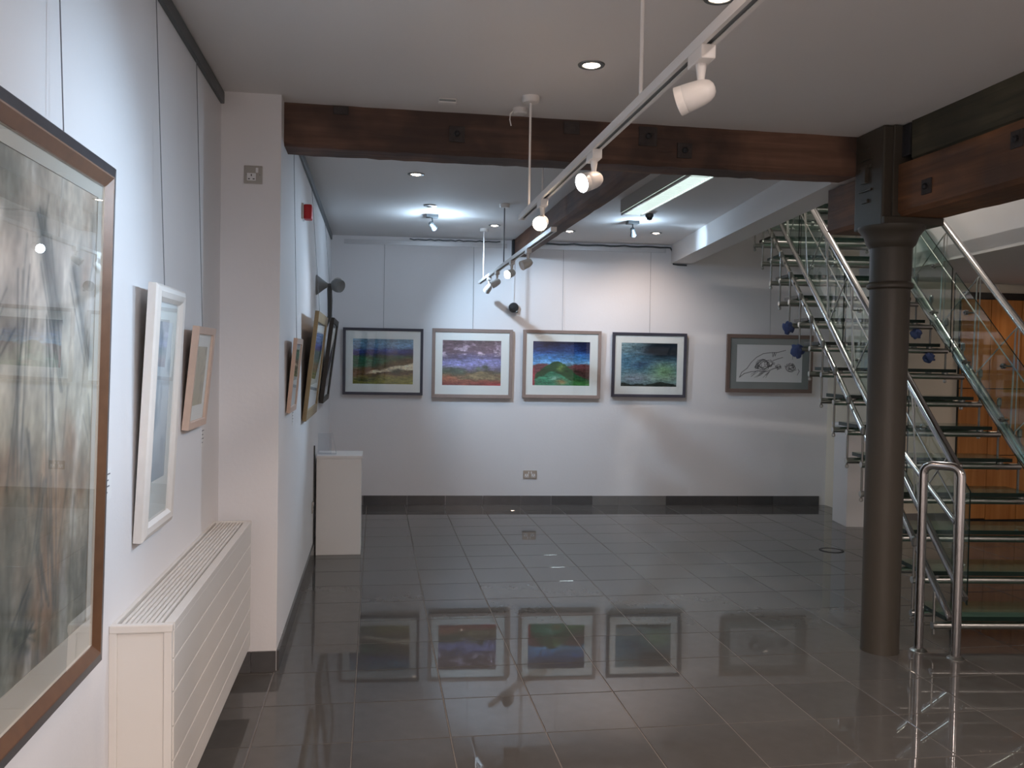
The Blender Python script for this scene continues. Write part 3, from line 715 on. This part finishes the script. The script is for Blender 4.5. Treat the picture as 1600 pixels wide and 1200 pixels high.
# ------------------------------------------------------------------ sockets, alarm, wall fittings
def socket(name, label, loc, rz, gang):
    w, h = (0.146, 0.086) if gang == 2 else (0.086, 0.086)
    e = tag(empty(name, loc, (0, 0, rz)), label, 'socket')
    MB().box((-w/2, -0.008, 0), (w/2, 0, h), bev=0.003).build('face_plate', m_socket, e)
    for g in range(gang):
        cx = 0 if gang == 1 else (-0.036+0.072*g); cx -= 0.008 if gang == 1 else 0
        ins = MB().box((cx-0.021, -0.010, 0.014), (cx+0.021, -0.007, 0.05), bev=0.002).build('insert', m_white, e)
        for dx, dz, sx, sz in ((0, .040, .0022, .005), (-.011, .022, .0045, .0022), (.011, .022, .0045, .0022)):
            MB().box((cx+dx-sx, -0.0108, dz-sz), (cx+dx+sx, -0.0098, dz+sz)).build('pin_hole', m_black, ins)
        rx = cx+(0.026 if gang == 1 else (0.022 if g == 0 else -0.022))
        MB().box((rx-0.006, -0.012, 0.052), (rx+0.006, -0.007, 0.076), bev=0.002).build('rocker', m_white, e)
    for dx in (-1, 1): MB().lathe([(0.003, 0), (0.003, 0.001), (0, 0.0012)], 8, aim_matrix((dx*(w/2-0.012), -0.008, h/2), (0, -1, 0))).build('screw', m_dsteel, e)
socket('wall_socket', 'single nickel power socket high on the pier', (-0.594, YP, 2.376), 0, 1)
p = bw(1.758, 0.284); socket('wall_socket', 'double nickel power socket low on the back wall', p, BA, 2)
socket('wall_socket', 'low power socket beside the short white plinth on the far left wall', (XL2, 6.75, 0.36), R90, 1)

e = tag(empty('fire_alarm', (XL2, 5.62, 2.40)), 'square red fire alarm sounder high on the far left wall', 'alarm')
MB().box((0, -0.05, 0), (0.012, 0.05, 0.10), bev=0.003).build('back_plate', m_white, e)
MB().box((0.010, -0.045, 0.003), (0.062, 0.045, 0.095), bev=0.012).build('sounder', m_red, e)

e = tag(empty('wall_lamp', (XL2, 6.95, 2.105)), 'grey cone based wall lamp with round mesh head on far left wall', 'lamp')
MB().lathe([(0.078, 0.0), (0.078, 0.006), (0.030, 0.068), (0.010, 0.098)], 28, aim_matrix((0, 0, 0), (1, 0, 0))).build('cone', m_grey, e, True)
MB().tube([(0.09, 0, -0.002), (0.115, 0, 0.0)], 0.016, 10).build('joint', m_dgrey, e)
hd = MB().lathe([(0.012, -0.055), (0.034, -0.045), (0.050, -0.02), (0.054, 0.005), (0.050, 0.03), (0.046, 0.036), (0.040, 0.03), (0, 0.022)], 24, aim_matrix((0.165, 0, 0.0), (0.75, -0.55, -0.25))).build('lamp_head', m_grey, e, True)
MB().tube([Vector((0.165, 0, 0))+Vector((0.045*math.cos(a), -0.01, 0.058*math.sin(a))) for a in np.linspace(0.6, 2.6, 9)], 0.003, 6).build('guard_wire', m_steel, hd)
MB().tube([(0.105, 0, 0), (0.103, 0.0, -0.03), (0.107, 0.0, -0.12), (0.105, 0.02, -0.24), (0.03, 0.1, -0.42)], [0.012, 0.019, 0.020, 0.017, 0.010], 8).build('cable_sleeve', m_dgrey, e, True)

e = tag(empty('wall_speaker', bw(1.55, 2.10), (0, 0, BA)), 'round black disc speaker on the back wall above the paintings', 'speaker')
MB().lathe([(0.046, 0), (0.052, 0.01), (0.052, 0.045), (0.046, 0.055), (0, 0.058)], 28, aim_matrix((0, 0, 0), (0, -1, 0))).build('housing', m_black, e, True)
MB().box((-0.006, -0.012, 0.0), (0.006, -0.0, 0.60)).build('trunking', m_wall, e)
MB().lathe([(0.012, 0), (0.012, 0.03), (0, 0.034)], 12, aim_matrix((0.036, -0.02, -0.045), (0, -1, 0))).build('bracket_knob', m_dsteel, e, True)

# ceiling edge cable
def path(pts, r, name, mat, n=6): return MB().tube(pts, r, n).build(name, mat)
pts = []
for k in range(23):
    s = 0.45+k*(1.40-0.45)/22; pts.append(bw(s, 2.795-0.012*abs(math.sin(k*1.3)), 0.010))
tag(path(pts, 0.006, 'ceiling_cable', m_dgrey), 'thin dark cable along ceiling edge left of the joist', 'cable')
pts = [bw(1.64+k*(3.20-1.64)/20, 2.790-0.010*abs(math.sin(k*.9)), 0.014) for k in range(21)]+[bw(3.235, 2.78, 0.014), bw(3.262, 2.74, 0.014), bw(3.268, 2.66, 0.014), bw(3.272, 2.605, 0.014), bw(3.33, 2.600, 0.012), bw(3.42, 2.598, 0.012)]
tag(path(pts, 0.009, 'ceiling_cable', m_dgrey), 'dark cable along ceiling edge and down round the white bulkhead', 'cable')

# ------------------------------------------------------------------ plinths
e = tag(empty('display_plinth', (-0.455, 6.90, 0)), 'short white plinth standing in the corner by far left wall', 'plinth')
MB().box((0.01, 0, 0), (0.355, 0.36, 0.755), bev=0.003).build('body', m_plinth, e)
MB().box((0.008, -0.003, 0.755), (0.361, 0.363, 0.778), bev=0.003).build('top', m_plinth, e)
e = tag(empty('leaflet_holder', (-0.44, 6.98, 0.778)), 'clear acrylic leaflet holder on top of the short plinth', 'holder')
MB().box((0.0, 0.0, 0), (0.14, 0.09, 0.005)).build('foot', m_acryl, e)
MB().prism([(0.0, 0.0), (0.105, 0.0), (0.105, 0.003), (0.0, 0.003)], 0.005, 0.17).build('front_sheet', m_acryl, e)
MB()._add([(0.105, 0, 0.175), (0.109, 0, 0.175), (0.144, 0, 0.005), (0.140, 0, 0.005), (0.105, 0.08, 0.175), (0.109, 0.08, 0.175), (0.144, 0.08, 0.005), (0.140, 0.08, 0.005)], [(0, 1, 2, 3), (4, 7, 6, 5), (0, 3, 7, 4), (1, 5, 6, 2), (0, 4, 5, 1), (3, 2, 6, 7)]).build('side_sheet', m_acryl, e)
tag(MB().tube([(-0.457, 6.86, 0.0), (-0.456, 6.862, 0.35), (-0.458, 6.868, 0.72), (-0.460, 6.875, 0.86)], 0.006, 6).build('cable', m_black), 'black cable hanging beside the short plinth', 'cable')
e = tag(empty('display_plinth', (4.475, 7.72, 0), (0, 0, -SB*1.3)), 'tall white plinth half hidden behind the iron column', 'plinth')
MB().box((0, 0, 0), (0.36, 0.36, 0.955), bev=0.003).build('body', m_plinth, e)
MB().box((-0.02, -0.02, 0.955), (0.38, 0.38, 0.985), bev=0.003).build('top', m_plinth, e)

# floor box ring
e = tag(empty('floor_socket', (3.785, 6.746, 0)), 'small dark ring floor box set in the tiles', 'floor box')
MB().lathe([(0.10, 0), (0.10, 0.003), (0.082, 0.004), (0.08, 0.001)], 32).build('rim', m_iron, e)
MB().lathe([(0.08, 0.0002), (0.08, 0.0012), (0, 0.0014)], 32).build('lid', m_tile, e)

# ------------------------------------------------------------------ cupboards on the right
e = tag(empty('wall_cupboard', (5.69, 7.80, 0)), 'tall orange wood cupboard wall with flush doors behind the staircase', 'cupboard')
MB().box((0, 0.022, 0.03), (1.5, 0.045, 2.27)).build('carcass', m_dband, e)
xs = [0.0, 0.318, 0.655, 0.98, 1.30, 1.5]; zz = [0.035, 0.68, 1.342, 2.225]
for i in range(5):
    for j in range(3):
        dz = 0.035 if i == 0 and j == 0 else 0
        MB().box((xs[i]+0.003, 0.0, zz[j]+0.004+dz*0.3), (xs[i+1]-0.003, 0.021, zz[j+1]-0.004), bev=0.0015).build('door', m_oak, e)
MB().box((-0.002, -0.006, 2.228), (1.5, 0.045, 2.29)).build('header', m_dband, e)
MB().box((0, 0.012, 0.0), (1.5, 0.04, 0.032)).build('kick_board', m_dband, e)

# ------------------------------------------------------------------ glass staircase  (local frame: x = across, y = along, z = up)
RISE, GO, WT = 0.192888, 0.236211, 1.05
SL = RISE/GO
sc = tag(empty('glass_staircase', tuple(SO), (0, 0, -SB)), 'open staircase of green glass treads with polished steel handrails and rods', 'staircase')
NT_ = 17
tmesh = MB(); tmesh.cur = 0; b0 = len(tmesh.f)
tmesh.box((0.055, -0.02, 0.030), (WT-0.055, 0.285, 0.055))
tm = tmesh.mesh('tread', [m_tread, m_tedge])
for p in tm.polygons: p.material_index = 0 if abs(p.normal.z) > 0.5 else 1
ftube = MB().tube([(-0.01, 0, 0), (WT+0.01, 0, 0)], 0.0205, 12).mesh('support_tube', m_steel, True)
tip = MB().lathe([(0.004, -0.03), (0.010, -0.026), (0.013, 0), (0.019, 0.03), (0.0205, 0.07)], 12, Matrix.Rotation(PI/2, 4, 'Y')).mesh('tube_tip', m_dsteel, True)
pad = MB().lathe([(0.022, 0.017), (0.022, 0.031), (0.014, 0.034)], 12).mesh('glass_pad', m_dsteel)
rodm = {}
for i in range(NT_):
    z = 0.128+i*RISE
    tr = link('tread', tm, sc, (0, i*GO, z))
    for dy in (0, GO):
        t_ = link('support_tube', ftube, tr, (0, dy, 0))
    for x in (0.13, WT-0.13):
        for dy in (0.0, GO): link('glass_pad', pad, tr, (x, dy, 0))
    # hanger rods: through the rear arm of this tread, the front arm of the next, up to the string
    ztop = 0.27+SL*(i+1)*GO-z+0.10
    for x in (0.0, WT):
        r_ = link('hanger_rod', MB().tube([(0, 0, -0.045), (0, 0, ztop)], 0.0075, 8).mesh('hanger_rod', m_dsteel, True) if 'r' not in rodm else rodm['r'], sc, (x, (i+1)*GO, z)); rodm['r'] = r_.data
        k_ = link('rod_nut', MB().lathe([(0.004, -0.052), (0.013, -0.046), (0.013, -0.030), (0.006, -0.026)], 10).mesh('rod_nut', m_steel) if 'n' not in rodm else rodm['n'], r_); rodm['n'] = k_.data
        c_ = link('rod_collar', MB().lathe([(0.010, ztop-0.05), (0.015, ztop-0.04), (0.015, ztop), (0.008, ztop+0.01)], 10).mesh('rod_collar', m_dsteel) if 'c' not in rodm else rodm['c'], r_); rodm['c'] = c_.data
# front rods of the first tread
for x in (0.0, WT):
    r_ = MB().tube([(x, 0, 0.08), (x, 0, 0.31)], 0.0075, 8).build('hanger_rod', m_dsteel, sc)
S1 = 4.1
def rail(name, x, off, s0, s1, r, mat, n=12): return MB().tube([(x, s0, off+SL*s0), (x, s1, off+SL*s1)], r, n).build(name, mat, sc, True)
for side in (0, 1):
    X = (lambda t: t) if side == 0 else (lambda t: WT-t)
    hx = 0.035 if side == 0 else 0.06
    MB().tube([(X(hx), -0.12, 1.115-SL*0.12), (X(hx), S1, 1.115+SL*S1)], 0.0245, 16).build('handrail', m_chrome, sc, True)
    rail('lower_rail', X(0.10), 0.405, -0.12, S1, 0.021, m_chrome)
    rail('string_tube', X(0.04), 0.275, -0.10, S1, 0.020, m_chrome)
    rail('tie_cable', X(0.085), 0.825, -0.16, S1, 0.005, m_steel, 8)
    # glass panels
    for s0, s1 in ((-0.10, 0.60), (0.64, 1.56), (1.60, 2.49), (2.53, 3.45)):
        g = MB(); xg = X(0.125)
        pr = [(s0, 0.35+SL*s0), (s1, 0.35+SL*s1), (s1, 0.965+SL*s1), (s0, 0.965+SL*s0)]
        vs = [(xg-0.004, s, z) for s, z in pr]+[(xg+0.004, s, z) for s, z in pr]
        g._add(vs, [(0, 1, 2, 3), (4, 7, 6, 5), (0, 4, 5, 1), (1, 5, 6, 2), (2, 6, 7, 3), (3, 7, 4, 0)])
        me = g.mesh('glass_panel', [m_glass, m_gedge])
        for p in me.polygons: p.material_index = 0 if abs(p.normal.x) > 0.5 else 1
        link('glass_panel', me, sc)
    # verticals with clamps, and zigzag bracing
    k = 0
    s = -0.02
    while s < 3.6:
        z0, z1 = 0.405+SL*s, 1.10+SL*s
        v_ = MB().tube([(X(0.055), s, z1-0.005), (X(0.075), s, z1-0.035), (X(0.08), s, z1-0.06), (X(0.095), s, z0)], 0.0055, 7).build('baluster_rod', m_steel, sc, True)
        c_ = MB().tube([(X(0.082), s+0.02, 0.83+SL*s), (X(0.165), s+0.02, 0.83+SL*s)], 0.006, 8).tube([(X(0.132), s+0.02, 0.83+SL*s), (X(0.152), s+0.02, 0.83+SL*s)], 0.017, 12).build('glass_clamp', m_dsteel, v_)
        c_ = MB().tube([(X(0.10), s+0.02, 0.48+SL*s), (X(0.165), s+0.02, 0.48+SL*s)], 0.006, 8).tube([(X(0.132), s+0.02, 0.48+SL*s), (X(0.152), s+0.02, 0.48+SL*s)], 0.017, 12).build('glass_clamp', m_dsteel, v_)
        a = (X(0.055), s, 1.10+SL*s)
        sb, sa = s+0.43, s-0.10
        if sb < S1: MB().tube([a, (X(0.095), sb, 0.415+SL*sb)], 0.0045, 6).build('brace_rod', m_steel, sc)
        if s > 0.1: MB().tube([a, (X(0.095), sa+0.05, 0.415+SL*(sa+0.05))], 0.0045, 6).build('brace_rod', m_steel, sc)
        s += 2*GO*0.97; k += 1
# newel loops at the foot of both handrails
def newel(pa, pb, ztop):
    """inverted U between two floor points (local)"""
    pa = Vector(pa); pb = Vector(pb); d = (pb-pa).normalized(); R_ = 0.05; pts = [pa, pa+Vector((0, 0, ztop-R_))]
    for k in range(1, 7):
        a = k/6*PI/2; pts.append(pa+d*R_*(1-math.cos(a))+Vector((0, 0, ztop-R_+R_*math.sin(a))))
    for k in range(0, 7):
        a = PI/2-k/6*PI/2; pts.append(pb-d*R_*(1-math.cos(a))+Vector((0, 0, ztop-R_+R_*math.sin(a))))
    pts.append(pb)
    n = MB().tube(pts, 0.0235, 16).build('newel_post', m_chrome, sc, True)
    for p in (pa, pb): MB().lathe([(0.045, 0), (0.045, 0.003), (0.03, 0.014), (0.0236, 0.016)], 20, Matrix.Translation(p)).build('floor_flange', m_steel, n, True)
    return n
newel((-0.100, -0.035, 0), (0.035, -0.165, 0), 1.02)
newel((WT+0.100, -0.035, 0), (WT-0.035, -0.165, 0), 1.02)
MB().tube([(0.035, -0.13, 0.72), (0.035, 0.46, 1.03), (0.04, 0.75, 1.17)], 0.015, 10).build('foot_brace', m_chrome, sc, True)
for side in (0.035, WT-0.06): MB().lathe([(0.030, -0.01), (0.030, 0.02), (0.025, 0.025)], 16, Matrix.Translation((side, -0.118, 1.115-SL*0.118-0.008))).build('handrail_collar', m_chrome, sc, True)

# blue cloth pads tied on rod ends
def cloth_pad(label, s, t, z, sz, seed):
    r = random.Random(seed); bm = bmesh.new(); bmesh.ops.create_icosphere(bm, subdivisions=3, radius=1)
    N = Noise(seed+30)
    for v in bm.verts:
        k = 0.95+0.9*(float(N.n(v.co.x*2.0+v.co.z*1.6, v.co.y*2.4-v.co.z*1.9))-0.5)+0.35*(float(N.n(v.co.x*5+v.co.z*4, v.co.y*5-v.co.z*3))-0.5)
        v.co = Vector((v.co.x*sz*1.15*k, v.co.y*sz*0.8*k, v.co.z*sz*(1.0+0.2*(v.co.z < 0))*k))
    me = bpy.data.meshes.new('cloth_pad'); bm.to_mesh(me); bm.free(); me.materials.append(m_blue)
    for p in me.polygons: p.use_smooth = True
    o = link('cloth_pad', me, sc, (t, s, z)); o['label'] = label
    o.rotation_euler = (0, 0.4, 0)
    MB().lathe([(sz*0.55, -0.008), (sz*0.6, 0), (sz*0.55, 0.008)], 12, Matrix.Translation((0, 0, sz*0.7))).build('tie', m_blue, o)
cloth_pad('blue cloth wrapped round a left rod end, upper of two', 9*GO+GO, -0.005, 0.128+9*RISE-0.012, 0.040, 1)
cloth_pad('blue cloth wrapped round a left rod end, lower of two, in front of ink drawing', 8*GO+GO, -0.005, 0.128+8*RISE-0.005, 0.043, 2)
cloth_pad('small blue cloth hanging below a tread by right rods, upper of two', 9*GO, 0.94, 0.128+9*RISE-0.05, 0.033, 3)
cloth_pad('small blue cloth hanging below a tread by right rods, lower of two', 8*GO, 0.925, 0.128+8*RISE-0.05, 0.035, 4)

# ------------------------------------------------------------------ lamps
def downlight(label, x, y, z=CEIL, col=WARM, watts=P_DOWN, size=118, tilt=(0, 0, -1), group='recessed downlights'):
    e = tag(empty('downlight', (x, y, z)), label, 'downlight', group)
    MB().lathe([(0.058, 0.0), (0.056, -0.005), (0.040, -0.006), (0.036, 0.0), (0.036, 0.001)], 28).build('bezel', m_dsteel, e, True)
    MB().lathe([(0.034, -0.0005), (0.030, -0.006), (0.015, -0.009), (0, -0.010)], 24).build('lamp', e_down, e, True)
    spot('downlight_beam', (x, y, z-0.03), tilt, col, watts, size, 0.9, 0.03, e)
    return e
downlight('round recessed downlight in the ceiling beside the track rod', 0.891, 3.652, watts=P_DOWN*2.2, group=None)
downlight('round recessed downlight over the far bay near the red alarm', 0.257, 6.046, watts=P_DOWN*.4, group=None)
downlight('recessed downlight left of joist near back wall', 1.09, 8.167, watts=P_DOWN*.5, group=None)
downlight('recessed downlight just right of joist near back wall', 1.848, 8.336, watts=P_DOWN*0.6, tilt=(0.1, 0.45, -1), group=None)
downlight('recessed downlight near the bulkhead corner by back wall', 2.689, 8.235, watts=P_DOWN*1.1, tilt=(0.05, 0.5, -1), group=None)
downlight('recessed downlight above the track near the camera', 1.157, 2.897, watts=P_DOWN*1.8, group=None)
downlight('recessed downlight in the lower soffit before the wood cupboards', 6.116, 7.42, 2.38, watts=P_DOWN*.28, group=None)
downlight('added fill downlight in the lower soffit beside the staircase', 5.2, 6.3, 2.38, watts=P_DOWN*.9, group=None)  # unseen lamp added to brighten the cream wall
for x, y, lb in ((0.4, 1.2, 'added fill downlight between the left wall and the nearer track'), (1.1, -0.9, 'added fill downlight beside the strip light over the open floor'),
                 (3.9, 0.3, 'added fill downlight between the cross beam and the far strip light'), (5.6, 2.2, 'added fill downlight before the right hand wall')):
    downlight(lb, x, y, group=None)  # out-of-view downlights added to raise the overall brightness

def track(label, x, y0, y1, z, rods):
    e = tag(empty('lighting_track', (x, y0, z)), label, 'track')
    L = y1-y0
    # inverted U channel
    MB().box((-0.017, 0, -0.002), (0.017, L, 0.004), bev=0.001).box((-0.017, 0, -0.022), (-0.0135, L, -0.002)).box((0.0135, 0, -0.022), (0.017, L, -0.002)).box((-0.0135, 0, -0.022), (-0.007, L, -0.019)).box((0.007, 0, -0.022), (0.0135, L, -0.019)).build('channel', m_wmetal, e)
    MB().box((-0.0134, 0.01, -0.014), (0.0134, L-0.01, -0.0025)).build('channel_inside', m_grey, e)
    for yy in (0, L-0.02): MB().box((-0.018, yy-0.003, -0.023), (0.018, yy+0.023, 0.005), bev=0.002).build('end_cap', m_wmetal, e)
    for (yr, rose, mat) in rods:
        r = MB().tube([(0, yr-y0, 0.002), (0, yr-y0, CEIL-z)], 0.0055, 8).build('suspension_rod', mat, e)
        if rose: MB().lathe([(0.042, 0), (0.042, -0.022), (0.036, -0.030), (0.01, -0.032)], 20, Matrix.Translation((0, yr-y0, CEIL-z))).build('ceiling_rose', m_wmetal, r, True)
    return e
T1X, T1Z, T2X, T2Z = 0.718, 2.275, 1.018, 2.325
track('white lighting track hung on rods in front of the long beam', T1X, -1.2, 4.36, T1Z, [(2.36, True, m_wmetal), (4.15, True, m_wmetal), (0.4, True, m_wmetal), (-0.9, True, m_wmetal)])
track('white lighting track hung on rods before the back wall', T2X, 5.02, 8.70, T2Z, [(7.04, True, m_wire), (8.40, True, m_wmetal), (5.4, True, m_wmetal)])

def track_spot(label, x, y, z, d, lit=None, watts=P_TRACK, size=75, drop=0.086, sc_=1.0, blend=0.7):
    """adapter on the track, stem, bullet shaped head; d = beam direction"""
    e = tag(empty('track_spotlight', (x, y, z)), label, 'spotlight')
    MB().box((-0.017, -0.045, -0.052), (0.017, 0.045, -0.020), bev=0.004).build('adapter', m_wmetal, e)
    mk = MB()
    for k in range(4): mk.box((0.0168, 0.004+k*0.009, -0.046), (0.0175, 0.008+k*0.009, -0.026))
    mk.build('adapter_marks', m_grey, e)
    d = Vector(d).normalized(); piv = Vector((0, 0, -drop))
    MB().tube([(0, 0.0, -0.048), (0, 0.0, -0.060), piv*0.96, piv+Vector((0, 0, -0.012))], [0.013, 0.012, 0.009, 0.008], 10).build('stem', m_wmetal, e, True)
    M = aim_matrix(piv+Vector((0, 0, -0.029))+d*0.012, d) @ Matrix.Scale(0.74, 4)
    h = MB().lathe([(0.0, -0.062), (0.014, -0.060), (0.026, -0.052), (0.034, -0.038), (0.039, -0.018), (0.042, 0.010), (0.0435, 0.030), (0.0425, 0.032), (0.0435, 0.034), (0.045, 0.056), (0.042, 0.057), (0.040, 0.050), (0.038, 0.045)], 28, M).build('head', m_wmetal, e, True)
    MB().lathe([(0.0385, 0.046), (0.03, 0.050), (0, 0.052)], 24, M).build('lens', {'c': e_cool, 'w': e_warm, None: m_white}[lit], h)
    if lit:
        spot('track_beam', Vector((x, y, z))+(M @ Vector((0, 0, 0.062))), d, COOL if lit == 'c' else WARM, watts, size, blend, 0.03, e)
    return e
track_spot('white track spotlight turned to the left wall, largest and nearest the camera end', T1X, 1.90, T1Z, (-0.85, 0.55, -0.30), 'c', P_TRACK*2.0, 82, blend=1.0)
track_spot('white track spotlight glowing cool white before the long beam', T1X, 2.88, T1Z, (-0.85, -0.42, -0.32), 'c', P_TRACK*1.6, 85)
track_spot('white track spotlight glowing warm at the end of the nearer track', T1X, 3.80, T1Z, (-0.35, -0.85, -0.30), 'w', P_TRACK*0.6, 80)
track_spot('unlit white track spotlight nearest the joist side of the far track', T2X, 5.88, T2Z, (-0.75, -0.25, -0.35), None)
track_spot('white track spotlight glowing cool on the far track', T2X, 6.60, T2Z, (-0.74, -0.60, -0.30), 'c', P_TRACK*2.2, 75)
track_spot('unlit white track spotlight turned left on the far track', T2X, 7.42, T2Z, (-0.8, 0.1, -0.45), None)
track_spot('unlit white track spotlight tilted to the back wall at track end', T2X, 7.95, T2Z, (-0.35, 0.6, -0.6), None)

def ceiling_spot(label, x, y, d, watts, leak, glow, size, lw):
    e = tag(empty('ceiling_spotlight', (x, y, CEIL)), label, 'spotlight')
    MB().box((-0.052, -0.045, -0.028), (0.052, 0.045, 0), bev=0.004).build('base', m_dgrey, e)
    MB().tube([(0, 0, -0.026), (0.004, 0, -0.075)], 0.006, 8).build('stem', m_dgrey, e)
    d = Vector(d).normalized(); c = Vector((0.004, 0, -0.10)); M = aim_matrix(c, d)
    h = MB().lathe([(0.010, -0.045), (0.020, -0.040), (0.022, 0.0), (0.030, 0.034), (0.027, 0.036), (0.024, 0.028)], 18, M).build('head', m_dgrey, e, True)
    MB().lathe([(0.0245, 0.028), (0, 0.030)], 16, M).build('lens', e_cool, h)
    spot('ceiling_beam', Vector((x, y, CEIL))+c+d*0.045, d, COOL, watts, size, 0.8, 0.02, e)
    if leak: spot('ceiling_beam_side', Vector((x, y, CEIL))+c+Vector(leak).normalized()*0.05, leak, COOL, lw, 40, 1.0, 0.012, e)
    G_ = bpy.data.lights.new('added_glow', 'POINT'); G_.energy = glow; G_.color = COOL; G_.shadow_soft_size = 0.02   # point light added below the head for cool glow on ceiling and wall
    g_ = bpy.data.objects.new('added_glow', G_); COL.objects.link(g_); g_.location = c+Vector((0.03, -0.05, -0.07)); g_.parent = e
    return e
ceiling_spot('dark swivel ceiling spotlight left of the joist', 0.474, 7.70, (1.22, 1.45, -1.18), 60, (0.95, 0.05, 0.12), 7.0, 76, 3.0)
ceiling_spot('dark swivel ceiling spotlight right of the joist by bulkhead', 2.262, 7.60, (0.35, 0.65, -0.80), 14, (0.95, 0.22, -0.03), 4.0, 95, 16.0)

# fluorescent strips
FL = 1.49
strip_parts = {}
def strip_light(label, x, y, watts, rz=0.0):
    e = tag(empty('strip_light', (x, y, CEIL), (0, 0, rz)), label, 'strip light')
    if not strip_parts:
        strip_parts['body'] = MB()._add([(-0.075, 0, 0), (0.075, 0, 0), (0.088, 0, -0.108), (-0.088, 0, -0.108), (-0.075, FL+0.05, 0), (0.075, FL+0.05, 0), (0.088, FL, -0.108), (-0.088, FL, -0.108)], [(0, 1, 5, 4), (0, 4, 7, 3), (1, 2, 6, 5), (0, 3, 2, 1), (4, 5, 6, 7), (3, 7, 6, 2)]).mesh('body', pm('strip_body', (0.55, 0.55, 0.54, 1), 0.5))
        strip_parts['diffuser'] = MB().box((-0.080, 0.01, -0.114), (0.080, FL-0.01, -0.109)).mesh('diffuser', e_fluo)
        strip_parts['louvre'] = MB().box((-0.062, -0.002, -0.124), (0.062, 0.002, -0.114)).mesh('louvre', m_rail)
        strip_parts['louvre_rail'] = MB().box((-0.006, 0.0, -0.128), (0.006, FL, -0.110), bev=0.002).mesh('louvre_rail', m_rail)
    link('body', strip_parts['body'], e); link('diffuser', strip_parts['diffuser'], e)
    for k in range(38): link('louvre', strip_parts['louvre'], e, (0, 0.03+k*(FL-0.06)/37, 0))
    for xx in (-0.078, 0.078): link('louvre_rail', strip_parts['louvre_rail'], e, (xx, 0, 0))
    L = bpy.data.lights.new('strip_tube', 'AREA'); L.shape = 'RECTANGLE'; L.size = 0.14; L.size_y = FL-0.05; L.energy = watts; L.spread = math.radians(110 if watts < 15 else 170); L.color = (0.75, 0.95, 1.0) if watts < 15 else (1.0, 0.84, 0.76)
    lo = bpy.data.objects.new('strip_tube', L); COL.objects.link(lo); lo.location = (0, FL/2, -0.130); lo.parent = e
strip_light('louvred fluorescent strip light under the ceiling between joist and bulkhead', 1.95, 5.10, P_FLUO)
strip_light('added fill strip light on the ceiling over the open floor behind the camera', 1.2, -1.6, P_BACK*1.25)  # unseen strip added as fill for the whole room
strip_light('added fill strip light on the ceiling beyond the cross beam behind the camera', 4.9, -0.6, P_BACK*0.3)  # second added strip, a weaker fill on the right

# small ceiling fittings
tag(MB().lathe([(0.055, 0), (0.053, -0.008), (0.030, -0.010), (0.028, -0.004), (0, -0.004)], 24).build('ceiling_ring', m_dsteel, None, True, (0.427, 7.252, CEIL)), 'unlit round ceiling fitting behind the left swivel spotlight', 'fitting')
e = tag(empty('motion_sensor', (2.29, 7.20, CEIL)), 'small grey sensor on ceiling at the end of the strip light', 'sensor')
MB().lathe([(0.035, 0), (0.035, -0.02), (0.028, -0.03)], 20).build('base', m_dgrey, e, True)
MB().lathe([(0.026, -0.03), (0.020, -0.05), (0, -0.056)], 20).build('dome', m_black, e, True)
e = tag(empty('ceiling_box', (0.328, 4.276, CEIL)), 'flat white rectangular box on the ceiling before the long beam', 'ceiling box')
MB().box((-0.043, -0.02, -0.022), (0.043, 0.02, 0), bev=0.004).build('cover', m_wmetal, e)
MB().box((-0.040, -0.021, -0.016), (0.040, -0.0195, -0.006)).build('seam', m_grey, e)
e = tag(empty('junction_box', (0.70, 4.36, CEIL)), 'round white junction box on ceiling beside the track rod', 'junction box')
MB().lathe([(0.036, 0), (0.036, -0.022), (0.030, -0.027), (0, -0.028)], 20).build('cover', m_wmetal, e, True)
MB().tube([(-0.03, 0, -0.01), (-0.05, -0.01, -0.03), (-0.052, -0.01, -0.06), (-0.045, -0.01, -0.09)], 0.003, 6).build('loose_wire', m_wmetal, e)
# unseen lamp added high up to brighten the stairwell
downlight('added fill downlight high in the stairwell ceiling', *stxy(2.0, 0.5), 4.5, NEUT, P_DOWN*4.0, 130, group=None)
